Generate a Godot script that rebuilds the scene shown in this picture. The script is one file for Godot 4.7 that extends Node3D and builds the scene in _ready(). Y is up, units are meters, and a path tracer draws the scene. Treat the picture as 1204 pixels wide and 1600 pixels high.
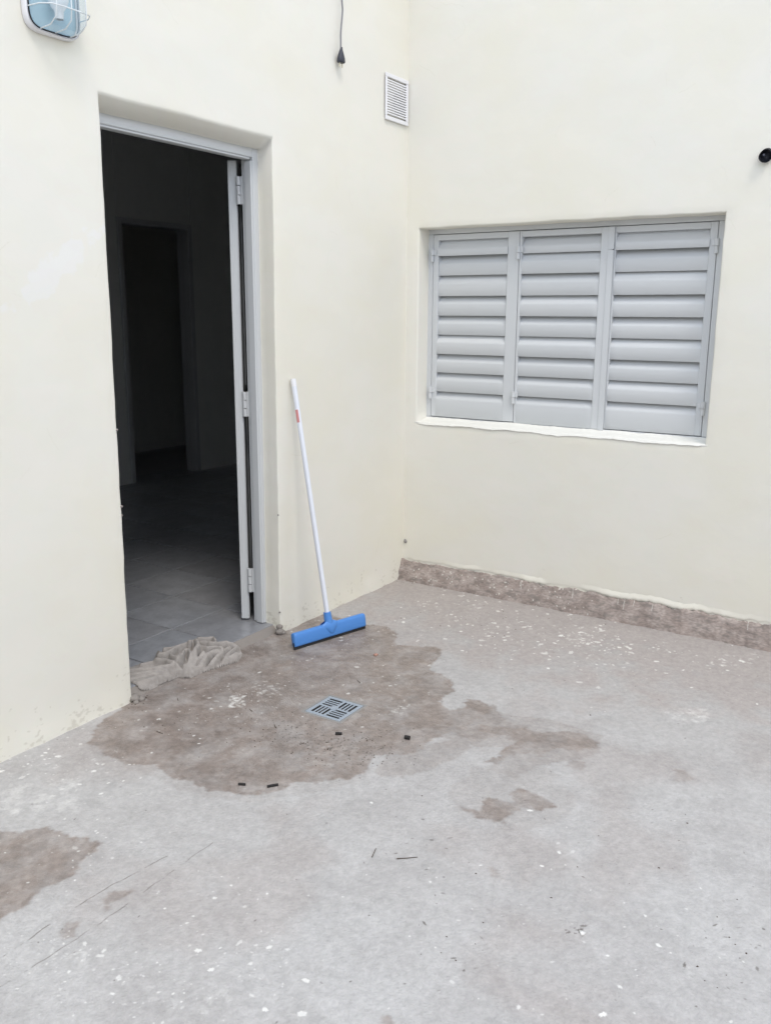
extends Node3D
# A patio corner: two cream plastered house walls, an open door, a steel louvred window,
# a concrete floor with damp patches, a floor wiper and a floor cloth.
# Axes: the door wall lies in x = 0 and runs along +z, the window wall lies in z = WZ and runs along +x.

const WZ := -0.06                      # face of the window wall
const EYE := Vector3(2.413, 1.4, 3.87)
const FOCAL := 1372.555                # of the photograph, in its pixels
var cam_basis := Basis(Vector3(0.840272, 0.005679, -0.542136), Vector3(-0.12383, 0.975525, -0.181708), Vector3(0.527835, 0.219817, 0.820409))

var noise_a := FastNoiseLite.new()     # soft, about one swing per metre; callers scale the input
var noise_b := FastNoiseLite.new()     # fractal
var rng := RandomNumberGenerator.new()
var used_names := {}
var M := {}
var damp_image: Image

# ---------------------------------------------------------------- small helpers
func ray_of(u: float, v: float) -> Vector3:
	return cam_basis * Vector3((u - 602.0) / FOCAL, -(v - 800.0) / FOCAL, -1.0)

func on_floor(u: float, v: float, y := 0.0) -> Vector3:
	var r := ray_of(u, v)
	return EYE + r * ((y - EYE.y) / r.y)

func on_door_wall(u: float, v: float, x := 0.0) -> Vector3:
	var r := ray_of(u, v)
	return EYE + r * ((x - EYE.x) / r.x)

func n2(x: float, y: float, f: float) -> float:
	return noise_a.get_noise_2d(x * f, y * f)

func fb(x: float, y: float, f: float) -> float:
	return noise_b.get_noise_2d(x * f, y * f)

func lin(r: float, g: float, b: float) -> Color:
	return Color(r, g, b).linear_to_srgb()

func mat(c: Color, rough := 0.7, metal := 0.0) -> StandardMaterial3D:
	var m := StandardMaterial3D.new()
	m.albedo_color = c
	m.roughness = rough
	m.metallic = metal
	return m

func numbered(called: String) -> String:
	var k: int = used_names.get(called, -1) + 1
	used_names[called] = k
	return called if k == 0 else "%s_%03d" % [called, k]

func tag(o: Node3D, label := "", category := "", group := "", kind := "") -> Node3D:
	if label: o.set_meta("label", label)
	if category: o.set_meta("category", category)
	if group: o.set_meta("group", group)
	if kind: o.set_meta("kind", kind)
	return o

func thing(called: String, at := Vector3.ZERO) -> Node3D:
	var o := Node3D.new()
	o.name = numbered(called)
	add_child(o)
	o.position = at
	return o

func start() -> SurfaceTool:
	var st := SurfaceTool.new()
	st.begin(Mesh.PRIMITIVE_TRIANGLES)
	return st

func put(mesh: Mesh, called: String, m: Material, parent: Node3D = null) -> MeshInstance3D:
	var o := MeshInstance3D.new()
	o.mesh = mesh
	o.material_override = m
	o.cast_shadow = GeometryInstance3D.SHADOW_CASTING_SETTING_ON
	if parent == null:
		o.name = numbered(called)
		add_child(o)
	else:
		o.name = called
		parent.add_child(o, true)
	return o

func done(st: SurfaceTool) -> ArrayMesh:
	st.generate_normals()
	return st.commit()

func tri(st: SurfaceTool, a: Vector3, b: Vector3, c: Vector3, out: Vector3) -> void:
	if (b - a).cross(c - a).dot(out) > 0.0:
		st.add_vertex(a); st.add_vertex(c); st.add_vertex(b)
	else:
		st.add_vertex(a); st.add_vertex(b); st.add_vertex(c)

func quad(st: SurfaceTool, a: Vector3, b: Vector3, c: Vector3, d: Vector3, out: Vector3) -> void:
	tri(st, a, b, c, out)
	tri(st, a, c, d, out)

# a box with chamfered edges, flat shaded
func cbox(st: SurfaceTool, lo: Vector3, hi: Vector3, ch := 0.002, xf := Transform3D.IDENTITY) -> void:
	st.set_smooth_group(-1)
	var mid := (lo + hi) * 0.5
	var h := (hi - lo) * 0.5
	ch = minf(ch, minf(h.x, minf(h.y, h.z)) * 0.9)
	var P := func(s: Vector3, axis: int) -> Vector3:
		var q := Vector3(s.x * (h.x - ch), s.y * (h.y - ch), s.z * (h.z - ch))
		q[axis] = s[axis] * h[axis]
		return xf * (mid + q)
	for ax in 3:
		var b := (ax + 1) % 3
		var c := (ax + 2) % 3
		for s in [-1.0, 1.0]:
			var out := Vector3.ZERO
			out[ax] = s
			var p := []
			for k in [[-1.0, -1.0], [1.0, -1.0], [1.0, 1.0], [-1.0, 1.0]]:
				var q := Vector3.ZERO
				q[ax] = s; q[b] = k[0]; q[c] = k[1]
				p.append(P.call(q, ax))
			quad(st, p[0], p[1], p[2], p[3], xf.basis * out)
			for s2 in [-1.0, 1.0]:                      # the edge between faces ax and b
				var e0 := Vector3.ZERO
				e0[ax] = s; e0[b] = s2; e0[c] = -1.0
				var e1 := e0
				e1[c] = 1.0
				var o2 := Vector3.ZERO
				o2[ax] = s; o2[b] = s2
				quad(st, P.call(e0, ax), P.call(e1, ax), P.call(e1, b), P.call(e0, b), xf.basis * o2)
	for sx in [-1.0, 1.0]:
		for sy in [-1.0, 1.0]:
			for sz in [-1.0, 1.0]:
				var s3 := Vector3(sx, sy, sz)
				tri(st, P.call(s3, 0), P.call(s3, 1), P.call(s3, 2), xf.basis * s3)

func box_mesh(lo: Vector3, hi: Vector3, ch := 0.002) -> ArrayMesh:
	var st := start()
	cbox(st, lo, hi, ch)
	return done(st)

# a grid of points to smooth quads; rows[i][j], uv optional
func skin(st: SurfaceTool, rows: Array, out_of: Callable, uv_of = null, close := false) -> void:
	st.set_smooth_group(0)
	for i in rows.size() - 1:
		var n: int = rows[i].size()
		for j in (n if close else n - 1):
			var j2 := (j + 1) % n
			var q := [rows[i][j], rows[i + 1][j], rows[i + 1][j2], rows[i][j2]]
			var ix := [Vector2i(i, j), Vector2i(i + 1, j), Vector2i(i + 1, j2), Vector2i(i, j2)]
			var out: Vector3 = out_of.call((q[0] + q[2]) * 0.5)
			var order := [0, 1, 2, 0, 2, 3]
			var nn: Vector3 = (q[2] - q[0]).cross(q[3] - q[1])
			if nn.dot(out) > 0.0:
				order = [0, 2, 1, 0, 3, 2]
			for k in order:
				if uv_of != null:
					st.set_uv(uv_of.call(ix[k].x, ix[k].y))
				st.add_vertex(q[k])

func tube(st: SurfaceTool, pts: Array, r: float, seg := 8, caps := true, r_end := -1.0) -> void:
	var rows := []
	var up := Vector3(0.31, 0.17, 0.93).normalized()
	for i in pts.size():
		var d: Vector3 = (pts[mini(i + 1, pts.size() - 1)] - pts[maxi(i - 1, 0)]).normalized()
		var a := d.cross(up).normalized()
		if d.cross(up).length() < 0.05: a = d.cross(Vector3.RIGHT).normalized()
		var b := a.cross(d).normalized()
		var row := []
		var rr: float = r if r_end < 0.0 else lerpf(r, r_end, float(i) / (pts.size() - 1))
		for k in seg:
			var t := TAU * k / seg
			row.append(pts[i] + (a * cos(t) + b * sin(t)) * rr)
		rows.append(row)
	for i in pts.size() - 1:
		var mid: Vector3 = (pts[i] + pts[i + 1]) * 0.5
		skin(st, [rows[i], rows[i + 1]], func(p): return p - mid - (pts[i + 1] - pts[i]).normalized() * (p - mid).dot((pts[i + 1] - pts[i]).normalized()), null, true)
	if caps:
		st.set_smooth_group(-1)
		for e in [0, pts.size() - 1]:
			var out: Vector3 = pts[0] - pts[1] if e == 0 else pts[e] - pts[e - 1]
			for k in seg:
				tri(st, pts[e], rows[e][k], rows[e][(k + 1) % seg], out)

# ---------------------------------------------------------------- textures
func tex(im: Image) -> ImageTexture:
	im.generate_mipmaps()
	return ImageTexture.create_from_image(im)

func normal_tex(n: FastNoiseLite, size: int, strength: float) -> ImageTexture:
	var im := n.get_seamless_image(size, size)
	im.convert(Image.FORMAT_RGBA8)
	im.bump_map_to_normal_map(strength)
	return tex(im)

func make_noise(f: float, oct: int, seed_: int, type := FastNoiseLite.TYPE_SIMPLEX_SMOOTH) -> FastNoiseLite:
	var n := FastNoiseLite.new()
	n.noise_type = type
	n.seed = seed_
	n.frequency = f
	n.fractal_type = FastNoiseLite.FRACTAL_FBM if oct > 1 else FastNoiseLite.FRACTAL_NONE
	n.fractal_octaves = oct
	return n

func byte3(a: PackedByteArray, k: int, c: Color) -> void:
	a[k] = int(clampf(c.r, 0.0, 1.0) * 255.0 + 0.5)
	a[k + 1] = int(clampf(c.g, 0.0, 1.0) * 255.0 + 0.5)
	a[k + 2] = int(clampf(c.b, 0.0, 1.0) * 255.0 + 0.5)

# --- the concrete: x 0..FS, z FZ0..FZ0+FS
const FS := 3.6
const FZ0 := -0.1
const FX0 := -0.08

func trace(points: Array) -> PackedVector2Array:
	var out := PackedVector2Array()
	for p in points:
		var w := on_floor(p[0], p[1])
		out.append(Vector2(w.x, w.z))
	return out

func zoomed(points: Array, ox: float, oy: float, s: float) -> Array:
	var out := []
	for p in points: out.append([ox + p[0] / s, oy + p[1] / s])
	return out

func damp_polygons() -> Array:
	var list := []
	list.append([trace([[196, 1098], [150, 1140], [140, 1160], [165, 1180], [200, 1195], [240, 1193], [270, 1215], [300, 1223], [330, 1235], [400, 1242], [440, 1236], [465, 1221], [500, 1224], [540, 1215], [575, 1206], [583, 1180], [610, 1178], [650, 1177], [668, 1160], [690, 1150], [720, 1140], [742, 1126], [765, 1112], [760, 1096], [735, 1092], [724, 1106], [700, 1108], [684, 1096], [712, 1078], [706, 1062], [682, 1050], [672, 1040], [690, 1025], [685, 1012], [650, 1010], [615, 1008], [622, 990], [605, 978], [570, 975], [500, 958], [440, 960], [420, 960], [200, 1060]]), 1.0])
	list.append([trace(zoomed([[780, 190], [850, 195], [900, 215], [960, 203], [1060, 220], [1108, 245], [1090, 266], [1030, 275], [960, 266], [900, 290], [830, 285], [770, 290], [740, 332], [708, 310], [760, 290], [790, 262], [830, 240], [790, 222], [680, 207], [690, 183]], 440, 1050, 2.23)), 0.95])
	list.append([trace(zoomed([[618, 462], [650, 472], [692, 486], [690, 448], [730, 438], [765, 452], [820, 455], [798, 424], [830, 403], [900, 430], [947, 465], [910, 487], [850, 475], [805, 490], [760, 527], [700, 515], [650, 490]], 440, 1050, 2.23)), 0.95])
	list.append([trace(zoomed([[-300, 300], [-100, 350], [0, 360], [60, 365], [130, 345], [230, 335], [275, 370], [350, 385], [430, 390], [478, 410], [450, 455], [390, 492], [330, 560], [280, 602], [200, 637], [140, 682], [70, 732], [0, 777], [-200, 850], [-400, 800]], 0, 1180, 3.01)), 1.0])
	list.append([trace(zoomed([[540, 627], [635, 632], [590, 665], [530, 705], [470, 742], [485, 700]], 0, 1180, 3.01)), 0.7])
	list.append([trace(zoomed([[283, 830], [320, 805], [365, 786], [388, 808], [352, 857], [300, 862]], 0, 1180, 3.01)), 0.7])
	list.append([trace([[1052, 1200], [1072, 1204], [1078, 1218], [1060, 1222]]), 0.5])
	list.append([trace([[766, 1358], [780, 1360], [784, 1372], [770, 1370]]), 0.45])
	list.append([trace([[894, 1186], [912, 1190], [908, 1204], [886, 1198]]), 0.45])
	list.append([trace([[590, 1592], [606, 1590], [612, 1606], [592, 1610]]), 0.8])
	list.append([trace([[690, 1150], [720, 1132], [760, 1105], [800, 1118], [860, 1125], [940, 1150], [930, 1180], [850, 1195], [800, 1215], [760, 1200], [790, 1170], [740, 1165]]), 0.42])
	list.append([trace([[700, 1140], [735, 1110], [770, 1100], [790, 1125], [830, 1138], [860, 1150], [820, 1165], [780, 1150], [740, 1160]]), 0.7])
	list.append([trace([[740, 1200], [800, 1190], [860, 1200], [900, 1250], [870, 1290], [800, 1300], [720, 1270], [700, 1240]]), 0.2])
	list.append([trace([[600, 1180], [660, 1165], [720, 1150], [740, 1170], [690, 1195], [640, 1210], [590, 1215]]), 0.42])
	list.append([trace([[130, 1160], [160, 1195], [230, 1212], [300, 1240], [400, 1256], [470, 1240], [560, 1225], [590, 1200], [500, 1190], [300, 1190]]), 0.22])
	list.append([trace([[735, 1145], [770, 1128], [800, 1132], [812, 1142], [780, 1150], [750, 1158]]), 0.5])
	return list

func floor_image() -> Image:
	var N := 1024
	var cell := FS / N
	# how damp each spot is
	var damp := Image.create_empty(N, N, false, Image.FORMAT_L8)
	for e in damp_polygons():
		var poly: PackedVector2Array = e[0]
		var lo := poly[0]
		var hi := poly[0]
		for p in poly:
			lo = lo.min(p); hi = hi.max(p)
		lo -= Vector2(0.05, 0.05); hi += Vector2(0.05, 0.05)
		for j in range(maxi(0, int((lo.y - FZ0) / cell)), mini(N, int((hi.y - FZ0) / cell))):
			for i in range(maxi(0, int((lo.x - FX0) / cell)), mini(N, int((hi.x - FX0) / cell))):
				var x := FX0 + (i + 0.5) * cell
				var z := FZ0 + (j + 0.5) * cell
				var w := Vector2(x + 0.02 * fb(x, z, 9.0) + 0.012 * fb(x, z, 40.0), z + 0.02 * fb(x + 7.0, z, 9.0) + 0.012 * fb(x + 7.0, z, 40.0))
				if Geometry2D.is_point_in_polygon(w, poly):
					var a: float = e[1] * clampf(0.9 + 0.5 * fb(x + 3.0, z, 7.0), 0.35, 1.0)
					var old := damp.get_pixel(i, j).r
					if a > old: damp.set_pixel(i, j, Color(a, a, a))
	damp.resize(N / 2, N / 2, Image.INTERPOLATE_BILINEAR)
	damp.resize(N, N, Image.INTERPOLATE_CUBIC)
	damp_image = damp
	var dd := damp.get_data()
	var a := PackedByteArray()
	a.resize(N * N * 3)
	var cool := Vector3(0.418, 0.403, 0.394)
	var pale := Vector3(0.452, 0.442, 0.434)
	var pink := Vector3(0.370, 0.333, 0.316)
	var wet := Vector3(0.238, 0.196, 0.172)
	for j in N:
		var z := FZ0 + (j + 0.5) * cell
		for i in N:
			var x := FX0 + (i + 0.5) * cell
			var big := fb(x, z, 1.1)
			var mid := fb(x + 5.0, z, 5.0)
			var small := fb(x, z + 9.0, 28.0)
			var c := cool.lerp(pale, clampf(0.5 + 1.0 * big + 0.5 * mid, 0.0, 1.0))
			# the worn reddish screed shows through towards the window wall and here and there
			var worn := clampf((0.95 - z + 0.55 * mid + 0.5 * big) * 1.6, 0.0, 0.85)
			worn = maxf(worn, clampf(1.6 * fb(x + 20.0, z, 1.5) - 0.1, 0.0, 0.45))
			c = c.lerp(pink, worn)
			c *= 1.0 + 0.13 * small + 0.07 * mid
			var d := dd[j * N + i] / 255.0
			if d > 0.0:
				# damp concrete: darker, with a chalky residue in blotches
				var chalk := clampf(fb(x + 31.0, z, 12.0) * 2.0 + fb(x, z + 14.0, 45.0) * 0.7 - 0.1, 0.0, 0.55)
				c = c.lerp(wet * (1.0 + 0.25 * small + 0.22 * mid) + Vector3.ONE * 0.09 * chalk, d * 0.92)
			byte3(a, (j * N + i) * 3, lin(c.x, c.y, c.z))
	var im := Image.create_from_data(N, N, false, Image.FORMAT_RGB8, a)
	im.resize(2048, 2048, Image.INTERPOLATE_BILINEAR)
	# sandy grain of the worn surface
	var g1 := make_noise(0.42, 2, 91).get_image(2048, 2048).get_data()
	var g2 := make_noise(0.11, 3, 92).get_image(2048, 2048).get_data()
	var px := im.get_data()
	for k in 2048 * 2048:
		var f := 0.93 + g1[k] * 0.00025 + g2[k] * 0.0003
		px[k * 3] = mini(255, int(px[k * 3] * f))
		px[k * 3 + 1] = mini(255, int(px[k * 3 + 1] * f))
		px[k * 3 + 2] = mini(255, int(px[k * 3 + 2] * f))
	im = Image.create_from_data(2048, 2048, false, Image.FORMAT_RGB8, px)
	draw_floor_marks(im)
	return im

func blot(im: Image, x: float, z: float, r: float, c: Color, strength := 1.0, stretch := 1.0, turn := 0.0, rag := 0.45) -> void:
	var s := im.get_width() / FS
	var cx := (x - FX0) * s
	var cz := (z - FZ0) * s
	var R := r * s * maxf(stretch, 1.0) * (1.0 + rag) + 1.5
	for j in range(maxi(0, int(cz - R)), mini(im.get_height(), int(cz + R) + 1)):
		for i in range(maxi(0, int(cx - R)), mini(im.get_width(), int(cx + R) + 1)):
			var p := Vector2(i + 0.5 - cx, j + 0.5 - cz).rotated(turn)
			p.x /= stretch
			var ang := p.angle()
			var edge := r * s * (1.0 + rag * n2(cos(ang) * 1.3 + x * 91.0, sin(ang) * 1.3 + z * 57.0, 1.0))
			var f := clampf(edge - p.length() + 0.5, 0.0, 1.0) * strength
			if f > 0.0:
				im.set_pixel(i, j, im.get_pixel(i, j).lerp(c, f))

func draw_floor_marks(im: Image) -> void:
	rng.seed = 71
	var white := lin(0.74, 0.73, 0.70)
	# splashes of wall paint: [u, v, spread u, spread v, how many, size in mm]
	var sets := [[760, 975, 90, 30, 120, 3.8], [880, 1000, 110, 30, 140, 3.8], [960, 1010, 60, 20, 40, 4.4], [690, 945, 50, 18, 50, 3.6], [1010, 1040, 130, 40, 70, 3.6],
		[60, 1190, 60, 25, 45, 3.0], [170, 1200, 70, 40, 45, 2.8], [300, 1110, 90, 40, 70, 2.6], [460, 1080, 110, 60, 70, 2.4], [600, 1060, 90, 50, 40, 2.4], [500, 1000, 60, 30, 40, 2.6],
		[100, 1330, 90, 60, 40, 2.4], [90, 1500, 90, 50, 60, 1.9], [250, 1540, 110, 45, 60, 1.9], [420, 1500, 60, 60, 28, 2.0], [330, 1450, 60, 60, 14, 2.4], [330, 1380, 90, 60, 20, 2.0],
		[700, 1420, 250, 120, 30, 1.6], [960, 1500, 160, 80, 34, 2.0], [1080, 1350, 100, 90, 16, 1.8], [850, 1330, 60, 60, 8, 3.0], [1080, 1120, 80, 60, 20, 2.2], [560, 985, 40, 14, 14, 3.0]]
	for e in sets:
		for k in e[4]:
			var p := on_floor(e[0] + rng.randfn() * e[2] * 0.7, e[1] + rng.randfn() * e[3] * 0.7)
			var r: float = e[5] * 0.0009 * clampf(exp(rng.randfn() * 0.5), 0.4, 2.8)
			if p.x > 0.01 and p.x < 3.5:
				blot(im, p.x, p.z, r, white, rng.randf_range(0.35, 0.95), rng.randf_range(1.0, 1.9), rng.randf() * PI, 0.6)
	# single larger drops and smears that stand out
	for e in [[941, 1585, 6, 1.0], [310, 1485, 6, 0.9], [330, 1515, 5, 0.9], [478, 1532, 6, 0.9], [472, 1584, 7, 0.8], [186, 1528, 6, 0.7], [1028, 1477, 4.5, 0.95], [420, 1480, 5, 0.8], [580, 1254, 4, 0.9], [846, 1353, 4, 0.9], [873, 1332, 4.5, 0.9], [968, 1542, 4, 0.8], [375, 1472, 5, 0.6]]:
		var p := on_floor(e[0], e[1])
		blot(im, p.x, p.z, e[2] * 0.001, white, e[3], 1.5, rng.randf() * PI, 0.5)
	# crusts of dried plaster: clusters of small ragged marks
	for e in [[371, 1096, 12, 9, 60, 5.0, 0.7], [415, 1075, 20, 12, 30, 5.0, 0.55], [1070, 1116, 34, 9, 70, 7.0, 0.22], [1088, 1120, 18, 8, 34, 7.0, 0.22], [60, 1245, 60, 25, 60, 10.0, 0.25], [110, 1490, 30, 12, 22, 4.0, 0.4], [905, 1000, 22, 10, 40, 4.5, 0.6], [1150, 1030, 40, 10, 30, 5.0, 0.5], [300, 1560, 70, 25, 30, 6.0, 0.2], [215, 1070, 10, 14, 40, 4.0, 0.6], [620, 1110, 18, 8, 20, 6.0, 0.35], [520, 1180, 40, 18, 40, 8.0, 0.16]]:
		for k in e[4]:
			var p := on_floor(e[0] + rng.randf_range(-1, 1) * e[2], e[1] + rng.randf_range(-1, 1) * e[3])
			if p.x > 0.0: blot(im, p.x, p.z, e[5] * 0.001 * rng.randf_range(0.4, 1.3), white, e[6] * rng.randf_range(0.4, 1.0), rng.randf_range(1.0, 2.2), rng.randf() * PI, 0.8)
	# dark specks and grey smudges
	var dark := lin(0.10, 0.09, 0.08)
	for k in 280:
		blot(im, rng.randf_range(0.0, 3.5), rng.randf_range(0.0, 3.4), rng.randf_range(0.0008, 0.0022), dark, rng.randf_range(0.2, 0.7), rng.randf_range(1.0, 3.0), rng.randf() * PI, 0.5)
	for e in [[1130, 1480, 70, 50, 14], [690, 1400, 60, 90, 10], [560, 1170, 60, 25, 90], [480, 1160, 70, 30, 90], [640, 1300, 60, 60, 10], [900, 1450, 20, 8, 16]]:
		for k in e[4]:
			var p := on_floor(e[0] + rng.randfn() * e[2] * 0.6, e[1] + rng.randfn() * e[3] * 0.6)
			blot(im, p.x, p.z, rng.randf_range(0.001, 0.003), dark, rng.randf_range(0.25, 0.7), rng.randf_range(1.0, 3.0), rng.randf() * PI, 0.6)
	var grey := lin(0.34, 0.33, 0.325)
	for k in 260:
		blot(im, rng.randf_range(0.2, 3.4), rng.randf_range(0.3, 3.4), rng.randf_range(0.006, 0.022), grey, rng.randf_range(0.08, 0.3), rng.randf_range(1.0, 3.0), rng.randf() * PI, 0.9)
	# two scored lines
	for e in [[[[-60, 1540], [0, 1499], [60, 1457], [116, 1419], [173, 1384], [215, 1362], [262, 1337]]], [[[-60, 1588], [0, 1542], [106, 1476], [186, 1422], [235, 1386], [282, 1353], [332, 1316]]]]:
		var pts: Array = e[0]
		for k in pts.size() - 1:
			for s in 260:
				var f := (s + rng.randf()) / 260.0
				var p := on_floor(lerpf(pts[k][0], pts[k + 1][0], f), lerpf(pts[k][1], pts[k + 1][1], f))
				p.x += 0.004 * fb(p.x, p.z, 14.0)
				if p.x < 0.005: continue
				var gone := clampf(0.5 + 1.8 * fb(p.x, p.z, 11.0) + 0.8 * fb(p.x, p.z, 60.0), 0.0, 0.8) * (1.0 - 0.7 * float(k) / pts.size())
				blot(im, p.x, p.z, 0.0013, lin(0.17, 0.155, 0.14), gone * 0.34, 1.0, 0.0, 0.2)

# --- the walls: one picture each of paint, w metres wide and 3.2 high
func wall_image(w: float, door: bool) -> Image:
	var N := 1024
	var a := PackedByteArray()
	a.resize(N * N * 3)
	var paint := Vector3(0.77, 0.744, 0.655)
	var thin := Vector3(0.772, 0.754, 0.688)
	for j in N:
		var y := 3.2 * (1.0 - (j + 0.5) / N)
		for i in N:
			var u := w * (i + 0.5) / N
			var k := u + (0.0 if door else 40.0)
			var big := fb(k, y, 1.3)
			var mid := fb(k * 0.6, y, 6.0)
			var c := paint.lerp(thin, clampf(0.5 + 1.3 * big + 0.35 * mid, 0.0, 1.0))
			c *= 1.0 + 0.008 * mid
			if y < 0.22:                                    # splash dirt and grey cement where the coat is thin
				var g := fb(k, y * 1.6, 30.0) * 1.4 + fb(k + 3.0, y, 9.0) * 1.2
				var f := clampf((g - 0.42 - y * 5.0) * 2.0, 0.0, 0.4)
				c = c.lerp(Vector3(0.47, 0.44, 0.36), f)
			if door:                                        # a filled patch under the lamp, paler than the paint
				var p := Vector2(u + WZ - 2.06, y - 1.53).rotated(-0.93)
				var q := 1.0 - Vector2(p.x / 0.05, p.y / 0.21).length() + 0.7 * fb(k, y, 14.0)
				c = c.lerp(Vector3(0.80, 0.81, 0.84), clampf(q * 1.5, 0.0, 0.3))
			byte3(a, (j * N + i) * 3, lin(c.x, c.y, c.z))
	var im := Image.create_from_data(N, N, false, Image.FORMAT_RGB8, a)
	rng.seed = 600 + int(door)
	for k in 70:                                            # scuffs, hairlines and roller drips
		var at := Vector2(rng.randf_range(10, N - 10), rng.randf_range(10, N - 10))
		var dir := Vector2.from_angle(rng.randf() * TAU) if k % 3 else Vector2(0.05, 1.0)
		var c := lin(0.60, 0.57, 0.47) if k % 3 else lin(0.80, 0.79, 0.73)
		var strong := rng.randf_range(0.08, 0.3)
		for q in rng.randi_range(6, 40):
			dir = dir.rotated(rng.randfn() * 0.12)
			at += dir
			if at.x > 1 and at.y > 1 and at.x < N - 2 and at.y < N - 2:
				im.set_pixelv(Vector2i(at), im.get_pixelv(Vector2i(at)).lerp(c, strong * rng.randf_range(0.3, 1.0)))
	return im

func mortar_image() -> Image:
	var W := 2048
	var H := 96
	var a := PackedByteArray()
	a.resize(W * H * 3)
	for j in H:
		for i in W:
			var x := 3.6 * i / W
			var y := 0.13 * (1.0 - float(j) / H)
			var c := Vector3(0.275, 0.228, 0.205).lerp(Vector3(0.375, 0.322, 0.295), clampf(0.5 + 1.3 * fb(x, y * 2.0, 9.0), 0.0, 1.0))
			c *= 1.0 + 0.35 * fb(x, y * 3.0, 40.0) + 0.2 * fb(x, y * 2.0, 5.0)
			var grime := clampf(fb(x + 8.0, y * 3.0, 12.0) * 2.0 - 0.25, 0.0, 0.6)
			c = c.lerp(Vector3(0.19, 0.17, 0.155), grime)
			byte3(a, (j * W + i) * 3, lin(c.x, c.y, c.z))
	var im := Image.create_from_data(W, H, false, Image.FORMAT_RGB8, a)
	rng.seed = 5
	var white := lin(0.68, 0.67, 0.62)
	for k in 120:                                           # paint drops
		var r := rng.randf_range(0.6, 2.6)
		var cx := rng.randi_range(2, W - 3) if k > 150 else rng.randi_range(30, 620)
		var cy := rng.randi_range(2, H - 3)
		for dy in range(-3, 4):
			for dx in range(-3, 4):
				if Vector2(dx, dy * 0.9).length() < r * rng.randf_range(0.8, 1.1) and cx + dx >= 0 and cx + dx < W and cy + dy >= 0 and cy + dy < H:
					im.set_pixel(cx + dx, cy + dy, im.get_pixel(cx + dx, cy + dy).lerp(white, 0.75))
	for k in 14:                                            # runs of paint from the wall above
		var x := rng.randi_range(180, 1300)
		var long := rng.randi_range(8, 60)
		for j in range(0, long):
			for dx in rng.randi_range(1, 2):
				im.set_pixel(x + dx + int(j * 0.05), j, im.get_pixel(x, j).lerp(white, 0.7))
	return im

# ---------------------------------------------------------------- walls with openings
# u runs along the wall, v is height; holes are [u0, u1, v0, v1, reveal depth]; place(u, v, d) gives the point d inside the wall
func plaster_wall(u0: float, u1: float, v0: float, v1: float, thick: float, holes: Array, place: Callable, out: Vector3, w: float) -> ArrayMesh:
	var r := 0.007
	var us := [u0, u1]
	var vs := [v0, v1]
	for h in holes:
		us += [h[0] - r, h[1] + r]
		vs += [h[2] - r, h[3] + r]
	var x := u0
	while x < u1:
		us.append(x); x += 0.05
	var y := v0
	while y < v1:
		vs.append(y); y += 0.05
	us = clean(us, u0, u1)
	vs = clean(vs, v0, v1)
	var uv := func(a: float, b: float) -> Vector2: return Vector2((a - u0) / w, 1.0 - b / 3.2)
	var st := start()
	st.set_smooth_group(0)
	var emit := func(c: Array, d: float, o: Vector3) -> void:
		var p := []
		for k in 4: p.append(place.call(c[k][0], c[k][1], d))
		var order := [0, 1, 2, 0, 2, 3]
		if ((p[2] - p[0]) as Vector3).cross(p[3] - p[1]).dot(o) > 0.0: order = [0, 2, 1, 0, 3, 2]
		for k in order:
			st.set_uv(uv.call(c[k][0], c[k][1]))
			st.add_vertex(p[k])
	for i in us.size() - 1:
		for j in vs.size() - 1:
			var cu: float = (us[i] + us[i + 1]) * 0.5
			var cv: float = (vs[j] + vs[j + 1]) * 0.5
			var solid := true
			for h in holes:
				if cu > h[0] - r and cu < h[1] + r and cv > h[2] - r and cv < h[3] + r: solid = false
			if solid:
				emit.call([[us[i], vs[j]], [us[i + 1], vs[j]], [us[i + 1], vs[j + 1]], [us[i], vs[j + 1]]], 0.0, out)
				emit.call([[us[i], vs[j]], [us[i + 1], vs[j]], [us[i + 1], vs[j + 1]], [us[i], vs[j + 1]]], thick, -out)
	# the rounded arrises and the reveals
	for h in holes:
		var ring := []                                     # corner-wise round the hole, with the inward direction of each side
		for e in us:
			if e >= h[0] - r - 1e-5 and e <= h[1] + r + 1e-5: ring.append([e, h[2] - r])
		for e in vs:
			if e > h[2] - r + 1e-5 and e <= h[3] + r + 1e-5: ring.append([h[1] + r, e])
		for k in range(us.size() - 1, -1, -1):
			if us[k] >= h[0] - r - 1e-5 and us[k] < h[1] + r - 1e-5: ring.append([us[k], h[3] + r])
		for k in range(vs.size() - 1, -1, -1):
			if vs[k] > h[2] - r + 1e-5 and vs[k] < h[3] + r - 1e-5: ring.append([h[0] - r, vs[k]])
		var cu: float = (h[0] + h[1]) * 0.5
		var cv: float = (h[2] + h[3]) * 0.5
		var steps := [[0.0, 0.0], [0.29, 0.07], [0.71, 0.29], [0.93, 0.71], [1.0, 1.0]]
		var rows := []
		var rowuv := []
		for s in steps + [[1.0, -1.0], [1.0, -2.0]]:
			var row := []
			var ru := []
			for p in ring:
				var a := clampf(p[0], h[0], h[1])
				var b := clampf(p[1], h[2], h[3])
				var d: float = s[1] * r
				if s[1] == -1.0: d = h[4] * 0.5
				if s[1] == -2.0: d = thick if h.size() < 6 else h[5]
				var q: Vector3 = place.call(lerpf(p[0], a, s[0]), lerpf(p[1], b, s[0]), d)
				row.append(q)
				ru.append(uv.call(p[0], p[1]) + Vector2(d / w, 0))
			rows.append(row)
			rowuv.append(ru)
		var center: Vector3 = place.call(cu, cv, 0.05)
		skin(st, rows, func(p): return center - p + out * 0.3, func(i, j): return rowuv[i][j], true)
	return done(st)

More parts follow.
